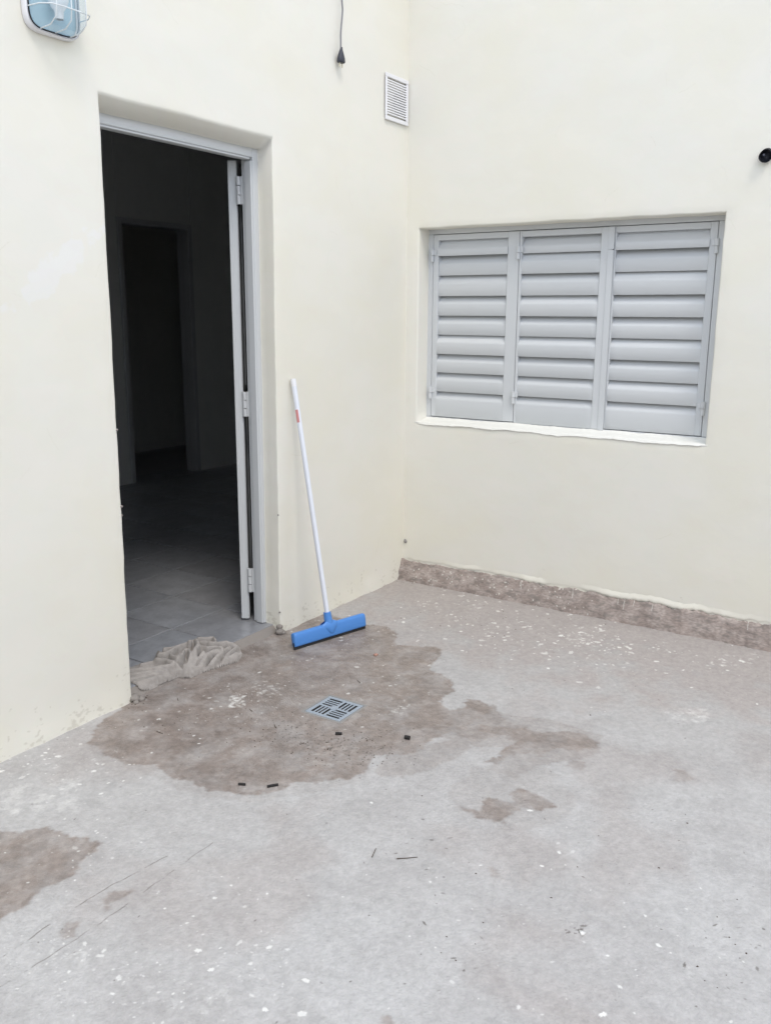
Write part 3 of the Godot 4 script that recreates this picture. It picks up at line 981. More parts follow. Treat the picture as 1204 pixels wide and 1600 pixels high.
func build_window() -> void:
	var z0 := -0.158
	var w := thing("shuttered_window", Vector3((WX0 + WX1) * 0.5, WY0, z0))
	tag(w, "grey steel window with three closed louvred shutter panels", "window", "", "thing")
	var o := w.position
	# the fixed frame
	var lo_x := WX0 - 0.006
	var hi_x := WX1 + 0.004
	var y0 := 0.857
	var y1 := 1.822
	for e in [[lo_x, 0.100], [1.487, hi_x]]:
		put(box_mesh(Vector3(e[0], y0 + 0.0175, z0 - 0.05) - o, Vector3(e[1], y1 - 0.0295, z0) - o, 0.002), "frame_post", M.steel, w)
	put(box_mesh(Vector3(lo_x, y1 - 0.029, z0 - 0.05) - o, Vector3(hi_x, y1, z0 - 0.0005) - o, 0.002), "frame_head", M.steel, w)
	put(box_mesh(Vector3(lo_x, y0 - 0.02, z0 - 0.05) - o, Vector3(hi_x, y0 + 0.017, z0 + 0.0005) - o, 0.002), "frame_foot", M.steel, w)
	# panes behind the shutters, unseen but for the gaps: a plain inner leaf
	var lines := [1.761, 1.691, 1.596, 1.495, 1.398, 1.302, 1.205, 1.110, 1.012]
	var panels := [[0.1025, 0.5735, 0.132, 0.514, 0.002], [0.5765, 1.0330, 0.589, 0.978, 0.004], [1.0360, 1.4845, 1.047, 1.453, -0.001]]
	var steels := [M.steel, M.steel_b, M.steel_c]
	rng.seed = 44
	for k in 3:
		var p: Array = panels[k]
		var zf: float = z0 + p[4]
		var top := 1.7905 - (0.0 if k != 1 else 0.001)
		var bot := 0.8775 - (0.004 if k == 1 else 0.0)
		var st := start()
		cbox(st, Vector3(p[0], bot, zf - 0.040) - o, Vector3(p[2], top, zf) - o, 0.0022)
		cbox(st, Vector3(p[3], bot, zf - 0.040) - o, Vector3(p[1], top, zf + (0.0015 if k == 1 else 0.0)) - o, 0.0022)
		cbox(st, Vector3(p[2] - 0.0005, 1.763, zf - 0.027) - o, Vector3(p[3] + 0.0005, top - 0.0005, zf - 0.0008) - o, 0.0018)
		if k == 1:                                       # the lapping strip over the joint with the next panel
			cbox(st, Vector3(1.012, bot - 0.003, zf + 0.0016) - o, Vector3(1.040, 1.688, zf + 0.0046) - o, 0.001)
			cbox(st, Vector3(1.012, 1.692, zf + 0.0016) - o, Vector3(1.040, top, zf + 0.0046) - o, 0.001)
		var panel := put(done(st), "shutter_panel", M.steel_b, w)
		for s in lines.size():
			var last := s == lines.size() - 1
			var m := louvre(p[2] - 0.002, p[3] + 0.002, lines[s] + rng.randf_range(-0.001, 0.001), lines[s + 1] if not last else bot, last)
			var sl := put(m, "slat", steels[rng.randi_range(0, 2)], panel)
			sl.position = Vector3(0, 0, zf - 0.0025) - o
			sl.rotation.x = rng.randf_range(-0.004, 0.004)
			sl.position.y += 0.0
		for y in [1.690, 1.000]:
			var hx: float = p[0] - 0.002 if k < 2 else p[1] + 0.001
			var hs := start()
			tube(hs, [Vector3(hx, y - 0.030, zf + 0.007) - o, Vector3(hx, y - 0.001, zf + 0.007) - o], 0.0085, 12)
			tube(hs, [Vector3(hx, y + 0.001, zf + 0.007) - o, Vector3(hx, y + 0.030, zf + 0.007) - o], 0.0095, 12)
			var hd := -1.0 if k == 2 else 1.0
			cbox(hs, Vector3(minf(hx, hx + hd * 0.022), y + 0.002, zf - 0.001) - o, Vector3(maxf(hx, hx + hd * 0.022), y + 0.028, zf + 0.005) - o, 0.001)
			put(done(hs), "hinge", M.steel_c, panel)
	put(box_mesh(Vector3(lo_x, y0, z0 - 0.085) - o, Vector3(hi_x, y1, z0 - 0.08) - o, 0.001), "inner_leaf", M.steel_b, w)
	# the sill: a smear of white filler from the frame to the arris
	var sill := start()
	var rows := []
	for i in 160:
		var x := WX0 - 0.012 + (WX1 - WX0 + 0.022) * i / 159.0
		var a := 0.004 * fb(x, 2.0, 6.0) + 0.002 * fb(x, 4.0, 30.0)
		var b := 0.008 * fb(x, 12.0, 4.0) + 0.003 * fb(x, 14.0, 22.0)
		var e := clampf(minf(i, 159 - i) / 5.0, 0.0, 1.0)
		var inside := clampf(minf(x - WX0, WX1 - x) / 0.01, 0.0, 1.0)
		rows.append([Vector3(x, 0.872 + a, z0 + 0.003), Vector3(x, 0.866 + a, z0 + 0.012), Vector3(x, 0.8585 + a * 0.5, WZ - 0.04),
			Vector3(x, 0.855 + a * 0.4, WZ + 0.001), Vector3(x, 0.8525 + a * 0.4, WZ + 0.0045 * e), Vector3(x, 0.845 - b, WZ + 0.0045 * e), Vector3(x, 0.842 - b, WZ + 0.001 - 0.003 * (1.0 - e))])
		for q in 3:
			rows[-1][q].x = lerpf(clampf(x, WX0 + 0.0005, WX1 - 0.0005), x, inside)
	skin(sill, rows, func(_p): return Vector3(0, 0.7, 0.7))
	put(done(sill), "sill", M.sill, w).position = -o

# ---------------------------------------------------------------- vent, plug, conduit, lamp
func superround(t: float, a: float, b: float, n := 3.2) -> Vector2:
	var c := cos(t)
	var s := sin(t)
	return Vector2(signf(c) * pow(absf(c), 2.0 / n) * a, signf(s) * pow(absf(s), 2.0 / n) * b)

func build_wall_fittings() -> void:
	# --- vent grille
	var g := thing("vent_grille", Vector3(0.004, 2.396, 0.051))
	tag(g, "square white slatted vent grille high beside the wall corner", "vent")
	var st := start()
	cbox(st, Vector3(0, -0.102, -0.1005), Vector3(0.007, -0.084, 0.1005), 0.002)
	cbox(st, Vector3(0, 0.084, -0.1005), Vector3(0.007, 0.102, 0.1005), 0.002)
	cbox(st, Vector3(0, -0.0838, -0.1005), Vector3(0.0068, 0.0838, -0.082), 0.002)
	cbox(st, Vector3(0, -0.0838, 0.087), Vector3(0.0068, 0.0838, 0.1005), 0.002)
	put(done(st), "frame", M.white_plastic, g)
	var slat := start()
	cbox(slat, Vector3(-0.0025, -0.0034, -0.083), Vector3(0.0025, 0.0034, 0.088), 0.001, Transform3D(Basis(Vector3.BACK, 0.1), Vector3.ZERO))
	var slat_mesh := done(slat)
	for k in 14:
		put(slat_mesh, "slat", M.white_plastic, g).position = Vector3(0.003, -0.0838 + 0.1676 * (k + 1.0) / 15.0, 0)

	# --- plug hanging on its cord
	var p := thing("hanging_plug", Vector3(0.022, 2.452, 0.525))
	tag(p, "black two pin plug hanging on a grey cord beside the vent", "plug")
	var o := p.position
	var pts := []
	var key := [Vector3(-0.01, 3.06, 0.522), Vector3(0.012, 3.04, 0.522), Vector3(0.020, 2.95, 0.520), Vector3(0.022, 2.80, 0.516), Vector3(0.022, 2.70, 0.518), Vector3(0.022, 2.66, 0.514), Vector3(0.022, 2.60, 0.523), Vector3(0.022, 2.565, 0.528), Vector3(0.022, 2.53, 0.528), Vector3(0.022, 2.50, 0.529)]
	for k in key.size() - 1:
		for s in 6:
			var a: Vector3 = key[maxi(k - 1, 0)]
			var b: Vector3 = key[mini(k + 2, key.size() - 1)]
			pts.append((key[k] as Vector3).cubic_interpolate(key[k + 1], a, b, s / 6.0) - o)
	pts.append(key[-1] - o)
	var cs := start()
	tube(cs, pts, 0.0036, 8)
	put(done(cs), "cord", M.cord, p)
	var body := start()
	var rows := []
	for e in [[0.062, 0.0045, 0.0045], [0.050, 0.007, 0.006], [0.034, 0.013, 0.010], [0.018, 0.0185, 0.013], [0.004, 0.0205, 0.014], [0.0, 0.018, 0.012]]:
		var row := []
		for k in 20:
			var q := superround(TAU * k / 20.0, e[1], e[2], 3.0)
			row.append(Vector3(q.y, e[0], q.x + 0.002 - e[0] * 0.03))
		rows.append(row)
	skin(body, rows, func(v): return Vector3(v.x, 0, v.z), null, true)
	for k in 20: tri(body, rows[-1][k], rows[-1][(k + 1) % 20], Vector3(0, 0, 0.002), Vector3.DOWN)
	put(done(body), "plug_body", M.plug, p)
	for s in [-1.0, 1.0]:
		var pin := start()
		tube(pin, [Vector3(0, 0.001, 0.002 + s * 0.0095), Vector3(0, -0.018, 0.003 + s * 0.0095)], 0.0024, 8)
		put(done(pin), "pin", M.brass, p)

	# --- cut end of a black conduit in the window wall
	var c := thing("conduit_end", Vector3(1.668, 2.028, WZ))
	tag(c, "stub of black corrugated conduit poking out of the window wall", "conduit")
	var cr := []
	for i in 19:
		var t := i / 18.0
		var r := 0.0225 + 0.0022 * cos(i * PI)
		if i == 0: r = 0.020
		var row := []
		for k in 20:
			var a := TAU * k / 20.0
			row.append(Vector3(cos(a) * r, sin(a) * r * 1.04 - 0.012 * t * t, -0.035 + 0.062 * t + 0.006 * t * sin(a * 2.0)))
		cr.append(row)
	var cst := start()
	skin(cst, cr, func(v): return Vector3(v.x, v.y, 0), null, true)
	var ir := []
	for i in 4:
		var row := []
		for k in 20:
			var a := TAU * k / 20.0
			row.append(cr[18][k] + Vector3(-cos(a) * 0.005, -sin(a) * 0.005, -0.018 * i))
		ir.append(row)
	skin(cst, ir, func(v): return Vector3(-v.x, -v.y, 0), null, true)
	for k in 20: tri(cst, ir[1][k], ir[1][(k + 1) % 20], Vector3(0, -0.012, 0.008), Vector3.BACK)
	put(done(cst), "tube", M.black, c)
	var wires := start()
	tube(wires, [Vector3(-0.004, -0.01, -0.02), Vector3(-0.006, -0.012, 0.02), Vector3(-0.004, -0.008, 0.034)], 0.0042, 8)
	put(done(wires), "wire", M.plug, c)

	# --- bulkhead lamp
	var l := thing("bulkhead_lamp", Vector3(0.002, 2.296, 1.992))
	tag(l, "oval glass bulkhead lamp with white wire guard above the doorway", "lamp")
	var A := 0.096
	var B := 0.092
	var loft := func(list: Array, cap := false) -> ArrayMesh:
		var s := start()
		var rr := []
		for e in list:
			var row := []
			for k in 56:
				var q := superround(TAU * k / 56.0, A * e[1], B * e[1], 4.6)
				row.append(Vector3(e[0], q.y, q.x))
			rr.append(row)
		skin(s, rr, func(v): return Vector3(0.02, v.y, v.z), null, true)
		if cap:
			for k in 56: tri(s, rr[-1][k], rr[-1][(k + 1) % 56], Vector3(list[-1][0], 0, 0), Vector3.RIGHT)
		return done(s)
	put(loft.call([[0.0, 0.99], [0.004, 1.0], [0.016, 1.0], [0.022, 0.985], [0.024, 0.965], [0.022, 0.93], [0.012, 0.91]]), "base", M.white_plastic, l)
	put(loft.call([[0.012, 0.90], [0.010, 0.5], [0.010, 0.02]], true), "reflector", M.lamp_inside, l)
	put(loft.call([[0.014, 0.93], [0.022, 0.93], [0.0245, 0.91], [0.0235, 0.89]]), "gasket", M.rubber, l)
	put(loft.call([[0.020, 0.895], [0.045, 0.88], [0.066, 0.84], [0.080, 0.73], [0.088, 0.58], [0.092, 0.35], [0.093, 0.05]], true), "glass", M.glass, l)
	var bulb := start()
	var br := []
	for e in [[-0.05, 0.012], [-0.028, 0.014], [-0.018, 0.022], [0.0, 0.030], [0.018, 0.030], [0.034, 0.022], [0.043, 0.008]]:
		var row := []
		for k in 20: row.append(Vector3(0.045 + cos(TAU * k / 20.0) * e[1], e[0], sin(TAU * k / 20.0) * e[1]))
		br.append(row)
	skin(bulb, br, func(v): return Vector3(v.x - 0.045, 0, v.z), null, true)
	put(done(bulb), "bulb", M.bulb, l)
	var hoops := []
	for z in [-0.052, 0.0, 0.052]:
		var h := []
		for e in [[-0.90, 0.022], [-0.86, 0.07], [-0.66, 0.098], [-0.3, 0.103], [0.3, 0.103], [0.66, 0.098], [0.86, 0.07], [0.90, 0.022]]: h.append(Vector3(e[1], e[0] * B, z))
		hoops.append(h)
	for y in [-0.032, 0.032]:
		var h := []
		for e in [[-0.93, 0.022], [-0.90, 0.07], [-0.70, 0.100], [-0.3, 0.106], [0.3, 0.106], [0.70, 0.100], [0.90, 0.07], [0.93, 0.022]]: h.append(Vector3(e[1], y, e[0] * A))
		hoops.append(h)
	for h in hoops:
		var hs := start()
		tube(hs, h, 0.0019, 7)
		put(done(hs), "guard_wire", M.wire, l)

# ---------------------------------------------------------------- the floor wiper
func build_wiper() -> void:
	var L := Vector3(0.184, 0.0, 1.115)
	var R := Vector3(0.285, 0.0, 0.729)
	var mid := (L + R) * 0.5
	var axis := (R - L).normalized()
	var top := on_door_wall(458, 593, 0.016)
	var lean := (top - mid).normalized()
	var up := (lean - axis * lean.dot(axis)).normalized()
	var front := axis.cross(up).normalized()
	if front.x < 0.0: front = -front
	var w := thing("floor_wiper", mid)
	tag(w, "blue floor wiper with white handle leaning on the wall by the door", "wiper")
	w.basis = Basis(axis, up, axis.cross(up))
	var sgn := 1.0 if axis.cross(up).dot(front) > 0 else -1.0
	var half := L.distance_to(R) * 0.5
	# head: rounded bar, a little thicker at the top, ends softened
	var head := start()
	var rows := []
	var prof := [[0.014, 0.0115], [0.020, 0.0135], [0.040, 0.0145], [0.060, 0.0155], [0.068, 0.0135], [0.072, 0.008], [0.0725, 0.0]]
	var xs := [-half, -half + 0.002, -half + 0.006]
	for k in 15: xs.append(lerpf(-half + 0.02, half - 0.02, k / 14.0))
	xs += [half - 0.006, half - 0.002, half]
	for k in xs.size():
		var f := 1.0
		if k == 0 or k == xs.size() - 1: f = 0.80
		elif k == 1 or k == xs.size() - 2: f = 0.94
		var row := []
		for p in prof: row.append(Vector3(xs[k], 0.014 + (p[0] - 0.014) * lerpf(1.0, f, 0.4), p[1] * f))
		for q in range(prof.size() - 2, -1, -1): row.append(Vector3(xs[k], 0.014 + (prof[q][0] - 0.014) * lerpf(1.0, f, 0.4), -prof[q][1] * f))
		rows.append(row)
	skin(head, rows, func(p): return Vector3(0, p.y - 0.04, p.z * 3.0), null, true)
	for e in [0, rows.size() - 1]:
		var c := Vector3(xs[e], 0.04, 0)
		for k in rows[e].size(): tri(head, rows[e][k], rows[e][(k + 1) % rows[e].size()], c, Vector3(xs[e], 0, 0))
	var head_part := put(done(head), "head", M.blue, w)
	# the socket and its wedge on the face
	var hd := w.basis.inverse() * lean
	var so := start()
	var base := Vector3(0, 0.0, 0)
	tube(so, [base + hd * 0.062, base + hd * 0.082, base + hd * 0.122], 0.0205, 18, true, 0.0165)
	put(done(so), "socket", M.blue, w)
	for s in [-1.0, 1.0]:
		var wd := start()
		var wr := []
		for e in [[0.026, 0.006, 0.0150], [0.034, 0.018, 0.0185], [0.05, 0.034, 0.0205], [0.064, 0.046, 0.0205], [0.075, 0.040, 0.0165], [0.084, 0.018, 0.012]]:
			var row := []
			for k in 9:
				var t := lerpf(-1.0, 1.0, k / 8.0)
				row.append(Vector3(t * e[1], e[0], s * (e[2] * sqrt(maxf(0.0, 1.0 - t * t * 0.75)) + 0.001)))
			wr.append(row)
		skin(wd, wr, func(_p): return Vector3(0, 0, s))
		put(done(wd), "wedge", M.blue, w)
	var rub := start()
	cbox(rub, Vector3(-half - 0.002, 0.0005, -0.004), Vector3(half + 0.001, 0.03, 0.004), 0.001)
	put(done(rub), "rubber_blade", M.rubber, w)
	var hs := start()
	var long := top.distance_to(mid)
	tube(hs, [hd * 0.10, hd * (long - 0.004), hd * long], 0.0112, 16)
	put(done(hs), "handle", M.handle, w)
	var cap := start()
	tube(cap, [hd * (long - 0.03), hd * (long + 0.003)], 0.0120, 16)
	put(done(cap), "end_cap", M.white_plastic, w)
	var lab := start()
	var lr := []
	var a := hd.cross(Vector3.RIGHT).normalized()
	var b := a.cross(hd).normalized()
	for i in 2:
		var row := []
		for k in 9:
			var t := lerpf(-0.9, 0.6, k / 8.0) + 1.9
			row.append(hd * (long - 0.20 + 0.056 * i) + (a * cos(t) + b * sin(t)) * 0.01145)
		lr.append(row)
	var facing := w.basis.inverse() * (EYE - top)
	var centre: Vector3 = hd * (long - 0.17)
	var best := 0.0
	var best_dot := -1.0
	for k in 36:
		var t := TAU * k / 36.0
		var d := (a * cos(t) + b * sin(t)).dot(facing.normalized())
		if d > best_dot: best_dot = d; best = t
	lr = []
	for i in 2:
		var row := []
		for k in 9:
			var t := best + lerpf(-0.2, 1.0, k / 8.0)
			row.append(hd * (long - 0.185 + 0.055 * i) + (a * cos(t) + b * sin(t)) * 0.0115)
		lr.append(row)
	skin(lab, lr, func(p): return p - centre)
	put(done(lab), "label_strip", M.red, w)

# ---------------------------------------------------------------- the drain
func build_drain() -> void:
	var d := thing("floor_drain", Vector3(drain_c.x, 0.0, drain_c.y))
	tag(d, "square bluish metal drain grate set in the damp concrete", "drain")
	d.rotation.y = -drain_turn
	var h := drain_half
	var rim := start()
	for e in [[-h - 0.006, -h - 0.006, h + 0.006, -h + 0.004], [-h - 0.006, h - 0.004, h + 0.006, h + 0.006], [-h - 0.006, -h + 0.0045, -h + 0.004, h - 0.0045], [h - 0.004, -h + 0.0045, h + 0.006, h - 0.0045]]:
		cbox(rim, Vector3(e[0], -0.008, e[1]), Vector3(e[2], 0.0012, e[3]), 0.0008)
	put(done(rim), "rim", M.drain_rim, d)
	# the plate: border, cross and bars; the slots run in turned directions in the four quarters
	var i := h - 0.006
	var plate := start()
	var y0 := -0.002
	var y1 := 0.0015
	var bw := 0.014
	for e in [[-i, -i, i, -i + bw], [-i, i - bw, i, i], [-i, -i + bw + 0.0002, -i + bw, i - bw - 0.0002], [i - bw, -i + bw + 0.0002, i, i - bw - 0.0002], [-0.005, -i + bw + 0.0002, 0.005, i - bw - 0.0002], [-i + bw + 0.0002, -0.005, -0.0052, 0.005], [0.0052, -0.005, i - bw - 0.0002, 0.005]]:
		cbox(plate, Vector3(e[0], y0, e[1]), Vector3(e[2], y1, e[3]), 0.0012)
	put(done(plate), "plate", M.drain, d)
	var span := i - bw - 0.004
	for q in 4:
		var sx := 1.0 if q % 2 == 0 else -1.0
		var sz := 1.0 if q < 2 else -1.0
		var along_x := (q == 0 or q == 3)
		for k in 3:                                    # three bars leave four slots
			var f := 0.004 + span * (k + 1.0) / 4.0
			var bar := start()
			var hw := 0.0033
			var lo_b := Vector3(minf(sx * 0.0052, sx * (i - bw)), y0 + 0.0003, sz * f - hw)
			var hi_b := Vector3(maxf(sx * 0.0052, sx * (i - bw)), y1 - 0.0003, sz * f + hw)
			if not along_x:
				lo_b = Vector3(sx * f - hw, y0 + 0.0003, minf(sz * 0.0052, sz * (i - bw)))
				hi_b = Vector3(sx * f + hw, y1 - 0.0003, maxf(sz * 0.0052, sz * (i - bw)))
			cbox(bar, lo_b, hi_b, 0.001)
			put(done(bar), "bar", M.drain, d)
	var hub := start()
	tube(hub, [Vector3(0, y0, 0), Vector3(0, y1 + 0.0012, 0)], 0.016, 24)
	put(done(hub), "hub", M.drain, d)
	var silt := start()
	var rows := []
	for a in 12:
		var row := []
		for b in 12:
			var x := lerpf(-h, h, a / 11.0)
			var z := lerpf(-h, h, b / 11.0)
			row.append(Vector3(x, -0.05 + 0.008 * fb(x, z, 30.0), z))
		rows.append(row)
	skin(silt, rows, func(_p): return Vector3.UP)
	put(done(silt), "silt", M.dirt, d)

# ---------------------------------------------------------------- the floor cloth
func build_cloth() -> void:
	var zp := func(p: Array, y: float) -> Vector2:
		var w := on_floor(195.0 + p[0] / 6.02, 970.0 + p[1] / 6.02, y)
		return Vector2(w.x, w.z)
	var outline := PackedVector2Array()
	for e in [[10, 545, 0.036], [60, 572, 0.036], [95, 592, 0.036], [150, 600, 0.036], [220, 578, 0.036], [300, 547, 0.034], [400, 512, 0.030], [500, 492, 0.020], [560, 522, 0.010], [620, 530, 0.006], [720, 478, 0.008], [860, 432, 0.008], [960, 400, 0.008], [1062, 366, 0.010], [1095, 300, 0.02], [1105, 250, 0.03], [1072, 190, 0.045], [1040, 160, 0.055],
			[960, 158, 0.06], [880, 165, 0.06], [840, 140, 0.06], [760, 140, 0.06], [700, 150, 0.06], [640, 128, 0.07], [598, 180, 0.07], [500, 208, 0.065], [420, 240, 0.065], [300, 240, 0.06], [285, 300, 0.055], [275, 345, 0.05], [200, 372, 0.045], [100, 410, 0.042], [10, 440, 0.042]]:
		outline.append(zp.call([e[0], e[1]], e[2]))
	# fold crests: points, height, half width
	var folds := [
		[[[10, 500], [140, 480], [250, 460], [340, 448], [430, 448], [490, 470]], 0.054, 0.012],
		[[[10, 545], [90, 522], [190, 500], [300, 478], [400, 470], [470, 480]], 0.048, 0.010],
		[[[30, 572], [110, 565], [200, 545], [300, 515], [400, 492]], 0.043, 0.010],
		[[[10, 452], [150, 440], [280, 425], [400, 405], [480, 398], [560, 415], [640, 432], [720, 428]], 0.062, 0.015],
		[[[480, 430], [540, 465], [600, 505], [650, 500], [720, 455], [800, 425], [860, 405], [960, 350], [1050, 290]], 0.038, 0.017],
		[[[590, 425], [680, 420], [760, 395], [830, 340], [900, 290], [980, 235]], 0.052, 0.012],
		[[[650, 400], [720, 345], [780, 290], [850, 262], [920, 258]], 0.066, 0.012],
		[[[860, 400], [920, 350], [980, 290], [1040, 240], [1070, 220]], 0.042, 0.011],
		[[[295, 345], [380, 352], [460, 372], [540, 385], [620, 368], [665, 325]], 0.072, 0.013],
		[[[305, 255], [325, 295], [370, 295], [430, 270], [500, 225], [590, 198]], 0.082, 0.012],
		[[[610, 180], [640, 145], [680, 170], [690, 215], [660, 250], [645, 320]], 0.094, 0.014],
		[[[715, 185], [800, 192], [880, 195], [960, 185], [1040, 172]], 0.072, 0.011],
		[[[700, 225], [780, 240], [850, 232], [920, 240]], 0.068, 0.009],
		[[[430, 305], [490, 330], [540, 300], [560, 260], [600, 255], [625, 300], [600, 330]], 0.084, 0.010],
		[[[690, 150], [760, 150], [830, 145], [850, 165]], 0.070, 0.010],
		[[[560, 355], [620, 345], [700, 300], [740, 270]], 0.078, 0.009],
		[[[150, 400], [230, 380], [300, 372]], 0.058, 0.009],
		[[[370, 250], [440, 240], [480, 222]], 0.076, 0.009]]
	var curves := []
	for f in folds:
		f[1] = 0.0325 + (f[1] - 0.0325) * 0.9 if f[1] > 0.0325 else f[1]
		var pts := []
		for p in f[0]:
			var q: Vector2 = zp.call(p, f[1])
			q.x -= 0.08 * maxf(f[1] - 0.0325 * clampf((-0.010 - q.x) / 0.030, 0.0, 1.0), 0.0)
			pts.append(q)
		curves.append([pts, f[1], f[2]])
	var lo := outline[0]
	var hi := outline[0]
	for p in outline:
		lo = lo.min(p); hi = hi.max(p)
	var step := 0.0025
	var nx := int((hi.x - lo.x) / step) + 4
	var nz := int((hi.y - lo.y) / step) + 4
	lo -= Vector2(step, step) * 1.5
	var H := []
	var inside := []
	for i in nx:
		var hr := PackedFloat32Array()
		var ir := PackedByteArray()
		for j in nz:
			var p := lo + Vector2(i, j) * step
			var wob := p + Vector2(fb(p.x, p.y, 12.0), fb(p.x + 5.0, p.y, 12.0)) * 0.0025
			var ok := Geometry2D.is_point_in_polygon(wob, outline)
			ir.append(1 if ok else 0)
			var ground := 0.0325 * clampf((-0.010 - p.x) / 0.030, 0.0, 1.0)
			var sum := 0.0
			var crest := 0.0
			for c in curves:
				var best := 1e9
				var pts: Array = c[0]
				for k in pts.size() - 1:
					var q := Geometry2D.get_closest_point_to_segment(wob, pts[k], pts[k + 1])
					var dd := wob.distance_squared_to(q)
					if dd < best: best = dd
				if best < 0.0025:
					var d := sqrt(best)
					var W: float = c[2] * 0.8
					var rel: float = maxf(c[1] - ground, 0.010)
					sum = maxf(sum, rel * 0.33 * exp(-pow(d / 0.019, 2.0)))
					if d < W: crest = maxf(crest, rel - W * 1.9 + 1.9 * sqrt(W * W - d * d))
			var hgt := maxf(maxf(sum, crest), 0.006)
			if ok:                                           # rounded edges, no cliffs
				var sd := 1e9
				for k in outline.size():
					sd = minf(sd, wob.distance_to(Geometry2D.get_closest_point_to_segment(wob, outline[k], outline[(k + 1) % outline.size()])))
				hgt = minf(hgt, 0.005 + sqrt(sd * 0.06))
			hr.append(ground + hgt + 0.0010 * fb(p.x, p.y, 45.0) + 0.0006 * fb(p.x, p.y, 160.0))
		H.append(hr)
		inside.append(ir)
	for pass_ in 2:                                      # soften
		var S := []
		for i in nx:
			var row := PackedFloat32Array(H[i])
			if i > 0 and i < nx - 1:
				for j in range(1, nz - 1):
					if inside[i][j] and inside[i - 1][j] and inside[i + 1][j] and inside[i][j - 1] and inside[i][j + 1]:
						row[j] = H[i][j] * 0.4 + (H[i - 1][j] + H[i + 1][j] + H[i][j - 1] + H[i][j + 1]) * 0.15
			S.append(row)
		H = S
	var st := start()
	st.set_smooth_group(0)
	var pt := func(i: int, j: int) -> Vector3:
		var p := lo + Vector2(i, j) * step
		var y: float = H[i][j]
		if inside[i][j] == 0: y = 0.0330 * clampf((-0.010 - p.x) / 0.030, 0.0, 1.0) + 0.0005
		var low := 0.0325 * clampf((-0.010 - p.x) / 0.030, 0.0, 1.0)
		return Vector3(p.x + 0.08 * maxf(y - low - 0.004, 0.0), y, p.y)
	for i in nx - 1:
		for j in nz - 1:
			if inside[i][j] + inside[i + 1][j] + inside[i][j + 1] + inside[i + 1][j + 1] >= 2:
				quad(st, pt.call(i, j), pt.call(i + 1, j), pt.call(i + 1, j + 1), pt.call(i, j + 1), Vector3.UP)
	var o := put(done(st), "floor_cloth", M.cloth)
	tag(o, "crumpled beige floor cloth lying over the doorstep", "cloth")

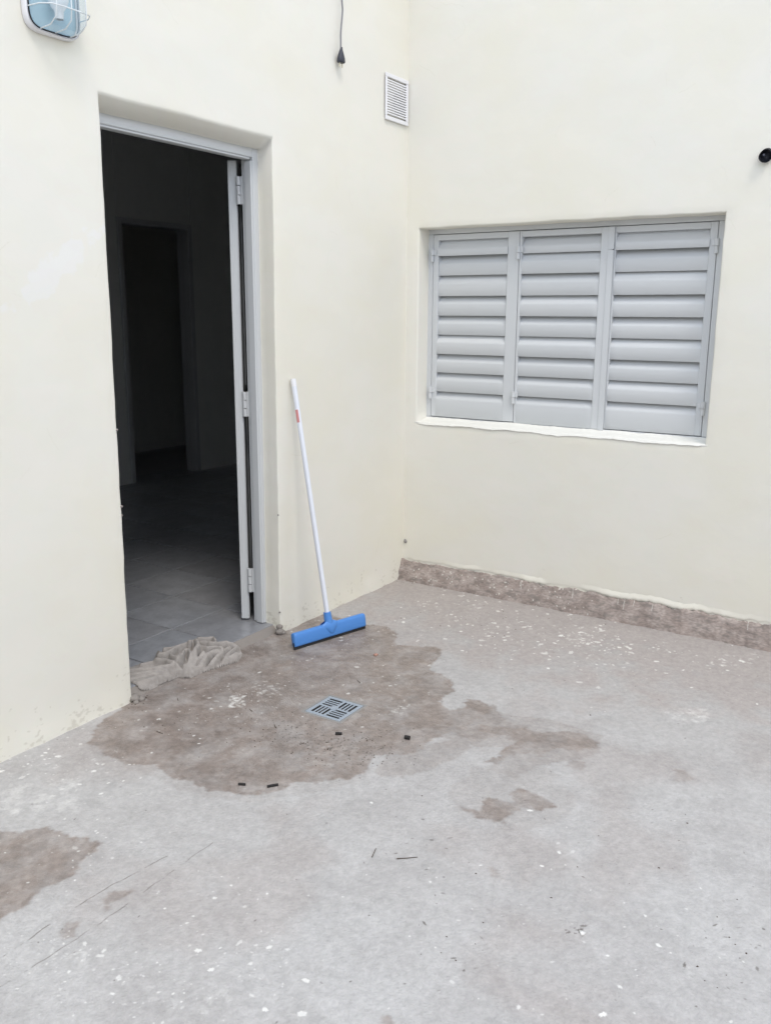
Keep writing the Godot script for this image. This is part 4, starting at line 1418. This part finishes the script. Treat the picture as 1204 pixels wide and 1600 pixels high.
# ---------------------------------------------------------------- litter
func build_litter() -> void:
	rng.seed = 301
	var spots := [[378, 1227, 0.022, 0.004, 0.5], [426, 1229, 0.034, 0.004, 0.95], [529, 1148, 0.022, 0.005, 0.5], [636, 1155, 0.018, 0.007, 0.2]]
	var stub_labels := ["short black stub at the edge of the damp patch", "longer black stub at the edge of the damp patch", "black stub lying beside the drain grate", "thick black lump on the damp concrete past the drain"]
	for e in spots:
		var p := on_floor(e[0], e[1])
		var st := start()
		var a: float = e[4]
		var d: Vector3 = Vector3(cos(a), 0, -sin(a)) * e[2] * 0.5
		tube(st, [-d, -d * 0.4 + Vector3(0, 0.0006, 0), d * 0.4, d], e[3], 7)
		var o := put(done(st), "black_stub", M.stub)
		o.position = p + Vector3(0, e[3] * 0.9, 0)
		tag(o, stub_labels[spots.find(e)], "stub", "black stubs on the damp concrete")
	var twigs := [[584, 1333, 0.040, 1.9], [636, 1341, 0.055, 0.7], [278, 1093, 0.022, 2.5], [250, 1145, 0.030, 0.0], [560, 1065, 0.030, 2.6], [392, 1110, 0.025, 2.7], [430, 1135, 0.030, 2.5]]
	var twig_labels := ["short straight twig on the dry concrete", "longer slanting twig on the dry concrete", "tiny twig on damp concrete in front of the cloth", "thin twig near the foot of the doorway wall", "thin twig behind the drain grate", "thin twig below the white plaster crust", "thin twig between the plaster crust and the drain"]
	for e in twigs:
		var p := on_floor(e[0], e[1])
		var d: Vector3 = Vector3(cos(e[3]), 0, -sin(e[3])) * e[2] * 0.5
		var st := start()
		tube(st, [-d, Vector3(0.001, 0.001, 0.002), d], 0.0013, 6, true, 0.0008)
		var o := put(done(st), "twig", M.twig)
		o.position = p + Vector3(0, 0.0013, 0)
		tag(o, twig_labels[twigs.find(e)], "twig", "twigs on the concrete")
	var chip := put(lump(Vector3.ZERO, 0.010, 8, 0.55), "brick_chip", M.chip)
	chip.position = on_floor(587, 1024) + Vector3(0, 0.003, 0)
	tag(chip, "small reddish brick chip lying beside the blue wiper", "chip")
	var sh := start()
	var q := [Vector3(-0.009, 0, -0.003), Vector3(0.008, 0, -0.006), Vector3(0.002, 0, 0.010)]
	for k in 3:
		tri(sh, q[k], q[(k + 1) % 3], q[(k + 1) % 3] + Vector3(0, 0.004, 0), (q[k] + q[(k + 1) % 3]))
		tri(sh, q[k], q[(k + 1) % 3] + Vector3(0, 0.004, 0), q[k] + Vector3(0, 0.004, 0), (q[k] + q[(k + 1) % 3]))
	tri(sh, q[0] + Vector3(0, 0.004, 0), q[1] + Vector3(0, 0.004, 0), q[2] + Vector3(0, 0.004, 0), Vector3.UP)
	var shard := put(done(sh), "plaster_shard", M.shard)
	shard.position = on_floor(909, 1459) + Vector3(0, 0.0005, 0)
	tag(shard, "small white triangular plaster shard on the dry concrete", "shard")
	# grit: too much to count
	var grit := start()
	for e in [[560, 1165, 70, 30, 90], [470, 1160, 90, 35, 60], [640, 900, 30, 12, 40], [215, 1085, 14, 20, 40], [440, 985, 20, 8, 25], [1130, 1480, 70, 60, 14], [690, 1450, 60, 90, 10], [800, 970, 120, 30, 30], [300, 1130, 90, 40, 40], [900, 1300, 250, 150, 14]]:
		for k in e[4]:
			var p := on_floor(e[0] + rng.randfn() * e[2] * 0.6, e[1] + rng.randfn() * e[3] * 0.6)
			if p.x < 0.012 or p.z < 0.012: continue
			var r := rng.randf_range(0.0010, 0.0032)
			var c := []
			var t := rng.randf() * TAU
			for s in 4: c.append(p + Vector3(cos(t + s * TAU / 4.0) * r * rng.randf_range(0.7, 1.6), 0.0002, sin(t + s * TAU / 4.0) * r * rng.randf_range(0.7, 1.2)))
			var top := p + Vector3(rng.randf_range(-0.3, 0.3) * r, r * rng.randf_range(0.5, 1.1), 0)
			grit.set_smooth_group(-1)
			for s in 4: tri(grit, c[s], c[(s + 1) % 4], top, (c[s] + c[(s + 1) % 4]) * 0.5 - p + Vector3.UP * 0.001)
	tag(put(done(grit), "grit", M.twig), "dark grit and crumbs scattered over the patio concrete", "grit", "", "stuff")
